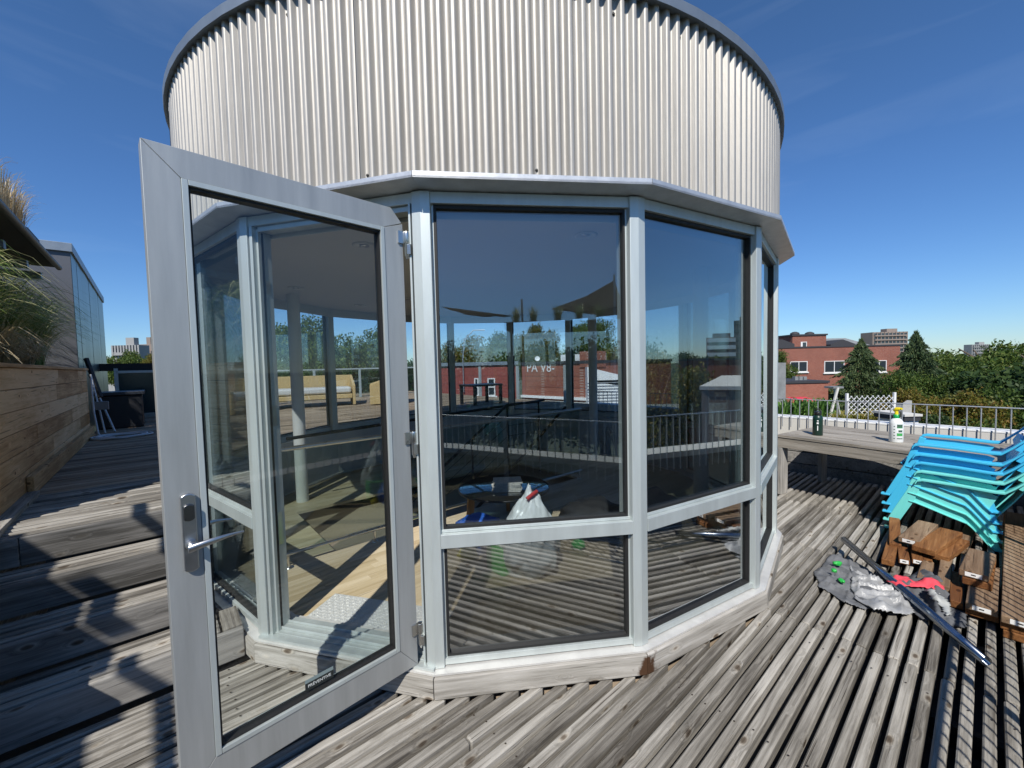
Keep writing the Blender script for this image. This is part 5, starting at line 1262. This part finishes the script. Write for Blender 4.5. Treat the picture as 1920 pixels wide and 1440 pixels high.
MB().bar((a_.x, a_.y, 2.45), (b_.x, b_.y, 2.45), 1.4, .16).build('slab', plain('canopy_brown', (.1, .08, .06), .8), rn)
for f_ in (.03, .5, .97):
    c = a_.lerp(b_, f_); MB().tube([(c.x, c.y, -3.25), (c.x, c.y, 2.4)], .03, 8).build('post', M_dark, rn)
grass('roof_grass', [a_.lerp(b_, f_)+Z*2.53 for f_ in (.1, .3, .5, .75, .92)], 90, .45, .25, Mgr, ['grass tuft on the dark canopy, first from its right end', 'grass tuft on the dark canopy, second from its right end', 'grass tuft at the middle of the dark canopy', 'grass tuft on the dark canopy, second from its left end', 'grass tuft at the left end of the dark canopy'], 'grass', 'tufts on the canopy', droop=.4)
far = MB(); far.ubox(-8, 9, -16, -1.05, -3.6, -3.2); tag(far.build('rear_roof', plain('dark_rear_roof', (.05, .055, .045), .95, var=.4, vscale=1)), kind='structure')

# ------------------------------------------------------------------ trees
M_bark = plain('bark', (.10, .075, .05), .9, bump=.4, bscale=12)
LM = {'green': leafmat('foliage_green', [(.03, .06, .012), (.06, .11, .02), (.10, .155, .03), (.17, .20, .045)]),
      'dark': leafmat('foliage_dark', [(.022, .048, .016), (.04, .078, .022), (.075, .115, .03)]),
      'gold': leafmat('foliage_gold', [(.06, .08, .013), (.12, .13, .02), (.20, .18, .03), (.22, .13, .03)]),
      'spruce': leafmat('needles', [(.035, .065, .03), (.07, .11, .045), (.14, .18, .07)])}
def crown_mesh(kind, seed, leaf, n):
    rg = np.random.RandomState(seed)
    if kind == 'spruce':
        h = rg.power(1.5, n); h = 1-h                     # more low down
        tiers = 22; tt = (h*tiers) % 1
        rad = (1-h)**.85*(.55+.45*(1-tt))*rg.uniform(.2, 1, n)**.5 + .004
        th_ = rg.uniform(0, 2*np.pi, n); tb_l = rg.uniform(.45, 1.25, (tiers+1, 11)); arms = tb_l[np.minimum(tiers, np.floor(h*tiers)).astype(int), (th_/(2*np.pi)*11).astype(int) % 11]; rad *= arms
        P_ = np.stack([np.cos(th_)*rad, np.sin(th_)*rad, .05+h*.95-rad*.10], 1)
    else:
        nl = 26; cen = rg.normal(0, 1, (nl, 3)); cen /= np.linalg.norm(cen, axis=1)[:, None]; cen *= rg.uniform(.3, .85, nl)[:, None]
        cen[:, 2] = cen[:, 2]*.62; rd = rg.uniform(.20, .38, nl)
        k_ = rg.randint(0, nl, n); d = rg.normal(0, 1, (n, 3)); d /= np.linalg.norm(d, axis=1)[:, None]
        P_ = cen[k_]+d*(rd[k_]*rg.uniform(.25, 1.1, n)**.6)[:, None]
        # twig clumps
        cl = rg.randint(0, n//12, n); off = P_[cl]; P_ = np.where((rg.uniform(0, 1, n) < .75)[:, None], off+rg.normal(0, .045, (n, 3)), P_)
        P_[:, 2] = P_[:, 2]*.9
    A = rg.normal(0, 1, (n, 3)); A /= np.linalg.norm(A, axis=1)[:, None]
    if kind == 'spruce':
        A = np.stack([P_[:, 0], P_[:, 1], np.full(n, -.25)*np.linalg.norm(P_[:, :2], axis=1)], 1)+rg.normal(0, .05, (n, 3)); A /= np.linalg.norm(A, axis=1)[:, None]
    Bv = rg.normal(0, 1, (n, 3)); Bv -= A*(A*Bv).sum(1)[:, None]; Bv /= np.linalg.norm(Bv, axis=1)[:, None]
    s = leaf*rg.uniform(.6, 1.3, n)[:, None]; asp = .45 if kind != 'spruce' else .25
    vs = np.stack([P_-A*s, P_+Bv*s*asp, P_+A*s, P_-Bv*s*asp], 1).reshape(-1, 3)
    me = bpy.data.meshes.new('crown'); me.vertices.add(4*n); me.vertices.foreach_set('co', vs.ravel()); me.loops.add(4*n); me.loops.foreach_set('vertex_index', np.arange(4*n, dtype=np.int32))
    me.polygons.add(n); me.polygons.foreach_set('loop_start', np.arange(0, 4*n, 4, dtype=np.int32)); me.polygons.foreach_set('loop_total', np.full(n, 4, dtype=np.int32)); me.update(calc_edges=True)
    return me
CR = {}
def crown(kind, m_, var):
    key = (kind, m_, var)
    if key not in CR:
        me = crown_mesh(kind, 11+var*7+(3 if kind == 'spruce' else 0), .031 if kind != 'spruce' else .019, 30000 if kind != 'spruce' else 60000)
        me.materials.append(LM[m_]); CR[key] = me
    return CR[key]
def tree(x, y, ztop_, rad, m_, label, kind='broad', group='trees round the houses', hgt=None, zg_=-9):
    root = thing('spruce_tree' if kind == 'spruce' else 'leafy_tree', (x, y, zg_), label, 'tree', group)
    o = bpy.data.objects.new('crown', crown(kind, m_, random.randint(0, 2))); C.objects.link(o); o.parent = root
    H_ = ztop_-zg_
    if kind == 'spruce': o.scale = (rad, rad, H_); o.location = (0, 0, 0)
    else:
        ch = hgt or min(H_*.8, rad*2.6); o.scale = (rad, rad, ch/1.9); o.location = (0, 0, H_-ch*.5)
    o.rotation_euler = (0, 0, random.uniform(0, 6.28))
    tr_ = MB(); r0 = max(.15, rad*(.09 if kind != 'spruce' else .025)); n_ = 8
    tr_.tube([(0, 0, 0), (random.uniform(-.2, .2), random.uniform(-.2, .2), H_*.4), (0, 0, H_*.93 if kind == 'spruce' else H_*.75)], r0, 8, rs=[r0*1.3, r0*.8, r0*.12])
    if kind != 'spruce':
        for q in range(6):
            a2 = random.uniform(0, 6.28); h0 = H_*random.uniform(.4, .6); e = Vector((math.cos(a2)*rad*.6, math.sin(a2)*rad*.6, H_*random.uniform(.7, .85)))
            tr_.tube([(0, 0, h0), (e.x*.4, e.y*.4, (h0+e.z)/2), e], r0*.4, 6, rs=[r0*.5, r0*.3, r0*.08])
    t_ = bpy.data.objects.new('trunk', None); bpy.data.objects.remove(t_)
    to = tr_.build('trunk', M_bark, None, fix=False); to.parent = root
    return root
def tp_(px, top, Y, wpx, m_, label, kind='broad', **k):
    p = on_y(px, top, Y); rad = wpx/F*Y; return tree(p.x, Y, p.z, rad, m_, label, kind, **k)
# right hand trees
tp_(1615, 636, 31, 140, 'spruce', 'dark spruce in front of the brick building, left of the pair', 'spruce')
tp_(1718, 622, 29, 150, 'spruce', 'tallest dark spruce at the right corner of the brick building', 'spruce')
tp_(1775, 628, 40, 80, 'green', 'round dark tree just right of the tallest spruce')
tp_(1668, 643, 44, 52, 'green', 'leafy tree filling the gap between the two spruces')
tp_(1752, 636, 36, 62, 'green', 'leafy tree close behind the tallest spruce on its right')
tp_(1700, 668, 26, 60, 'green', 'lower leafy tree in front between the two spruces')
tp_(1845, 648, 60, 60, 'green', 'low treetop on the skyline under the distant grey slab')
tp_(1905, 606, 34, 125, 'green', 'big green tree at the right edge of the view, rear')
tp_(1990, 640, 30, 120, 'green', 'big green tree just beyond the right edge')
tp_(1820, 636, 32, 90, 'green', 'dark bushy tree between the spruce and the right edge tree')
tp_(1905, 690, 20, 100, 'green', 'near green tree behind the railing at the right edge')
tp_(1800, 700, 19, 85, 'gold', 'yellowish green tree behind the railing above the chairs')
tp_(1855, 745, 14, 110, 'green', 'near leafy tree whose top shows between the balusters on the right')
tp_(1745, 745, 16, 80, 'dark', 'dark shrub tree below the tallest spruce')
tp_(1960, 740, 13, 120, 'dark', 'near dark tree below the railing beyond the right edge')
tp_(1700, 705, 22, 60, 'gold', 'reddish gold tree at the foot of the tallest spruce')
tp_(1540, 706, 36, 40, 'gold', 'small bright tree against the brick wall left of the spruce')
tp_(1455, 642, 36, 40, 'green', 'tree glimpsed at the right edge of the glass room')
# mirrored on the right
for az, d, zt_, rd, m_, lb in ((101.5, 26, 3.4, 3.6, 'gold', 'golden tree mirrored at the left of the right hand pane'), (104, 30, 4.2, 4, 'dark', 'dark tree behind the golden one in the right hand pane'), (98.5, 60, 4.4, 5, 'dark', 'far dark tree left of the mirrored towers'),
                         (95.5, 90, 4.0, 9, 'green', 'low far tree at the foot of the banded tower'), (90, 85, 4.2, 9, 'green', 'low far tree at the foot of the dark tower'), (80, 40, 3.5, 5, 'green', 'green tree far to the right beyond the frame'), (70, 28, 2.5, 5, 'green', 'green tree to the right beyond the frame'), (60, 36, 3.2, 6, 'dark', 'dark tree to the right just outside the frame')):
    p = pol(M2, az, d); tree(p.x, p.y, zt_, rd, m_, lb)
# rear trees through the room
tp_(585, 560, 24, 85, 'green', 'large tree behind the rear terrace, left of the window mullion')
tp_(690, 590, 27, 75, 'green', 'large tree behind the rear terrace, right of the window mullion')
tp_(500, 640, 30, 60, 'green', 'tree low at the left of the room behind the column')
tp_(735, 640, 22, 60, 'dark', 'dark tree behind the wicker armchair')
tp_(885, 602, 34, 72, 'gold', 'browning tree above the maroon painted house, left')
tp_(945, 600, 33, 62, 'green', 'green tree above the maroon painted house, right')
tp_(1000, 590, 31, 48, 'gold', 'slender golden green tree above the graffiti')
tp_(1112, 574, 28, 56, 'green', 'tall green tree behind the white gable')
tp_(1140, 625, 25, 66, 'gold', 'golden tree directly behind the white gable')
tp_(1050, 640, 34, 50, 'green', 'low tree over the middle of the graffiti house')
# left distance
tp_(248, 640, 60, 44, 'green', 'round green tree beyond the dark screen at the left')
tp_(284, 655, 50, 22, 'gold', 'yellowish tree beside the door edge at the left')
# behind the photographer
for az, d, rd, zt_ in ((150, 24, 5, 4.6), (160, 24, 5, 5.0), (172, 24, 5, 4.8), (185, 28, 5, 5), (205, 26, 5, 4), (290, 16, 4, 3.5), (275, 22, 5, 4)):
    p = pol(Vector((0, 0, 0)), az, d); tree(p.x, p.y, zt_, rd, 'dark', 'leafy tree behind the photographer at bearing %s' % {150: 'right of the sails', 160: 'behind the pointed sail', 172: 'behind the flat sail', 185: 'straight behind', 205: 'left of straight behind', 290: 'left behind the pergola', 275: 'far left behind the pergola'}[az])
# roof garden plants
Mlf = leafmat('broad_leaves', [(.05, .12, .02), (.10, .22, .04), (.2, .33, .09)]); Mlf2 = leafmat('yellow_shrub', [(.12, .15, .02), (.25, .24, .04), (.35, .25, .08)])
spots_ = [on_y(px, 800, 13.2+k % 2*.7) for k, px in enumerate(range(1466, 1560, 12))]
for s_ in spots_: s_.z = zg
grass('broad_leaf_plant', spots_, 70, 1.0, .45, Mlf, ['broad leaved green plant in the roof garden, number %s from the left' % w_ for w_ in ('one', 'two', 'three', 'four', 'five', 'six', 'seven', 'eight')], 'plant', 'green plants in the roof garden', thin=.05, droop=.7)
spots_ = [on_y(px, 800, 12.6) for px in (1570, 1592, 1614, 1636, 1658)]
for s_ in spots_: s_.z = zg
grass('yellow_shrub', spots_, 150, .62, .42, Mlf2, ['yellow green shrub under the trellis, first from the left', 'yellow green shrub under the trellis, second from the left', 'yellow green shrub under the middle of the trellis', 'yellow green shrub under the trellis, fourth from the left', 'yellow green shrub under the right end of the trellis'], 'plant', 'shrubs under the trellis', thin=.025, droop=.8)

pts_ = []; gcv = MB(); rgn = random.Random(4)
for _ in range(5200):
    x_, y_ = rgn.uniform(7.2, 13.7), rgn.uniform(11.4, 20.2)
    if x_ > 10.1+(y_-11.2)*.92: continue
    h_ = .12+.35*max(0, noise.noise(Vector((x_*.8, y_*.8, 2)))+.35)
    c_ = Vector((x_, y_, zg+rgn.uniform(0, h_))); a_ = Vector((rgn.gauss(0, 1), rgn.gauss(0, 1), rgn.gauss(0, .6))).normalized(); b_ = a_.orthogonal().normalized()
    s_ = rgn.uniform(.04, .10); gcv.add([c_-a_*s_, c_+b_*s_*.5, c_+a_*s_, c_-b_*s_*.5], [(0, 1, 2, 3)])
tag(gcv.build('ground_cover', Mlf2, fix=False), kind='stuff')
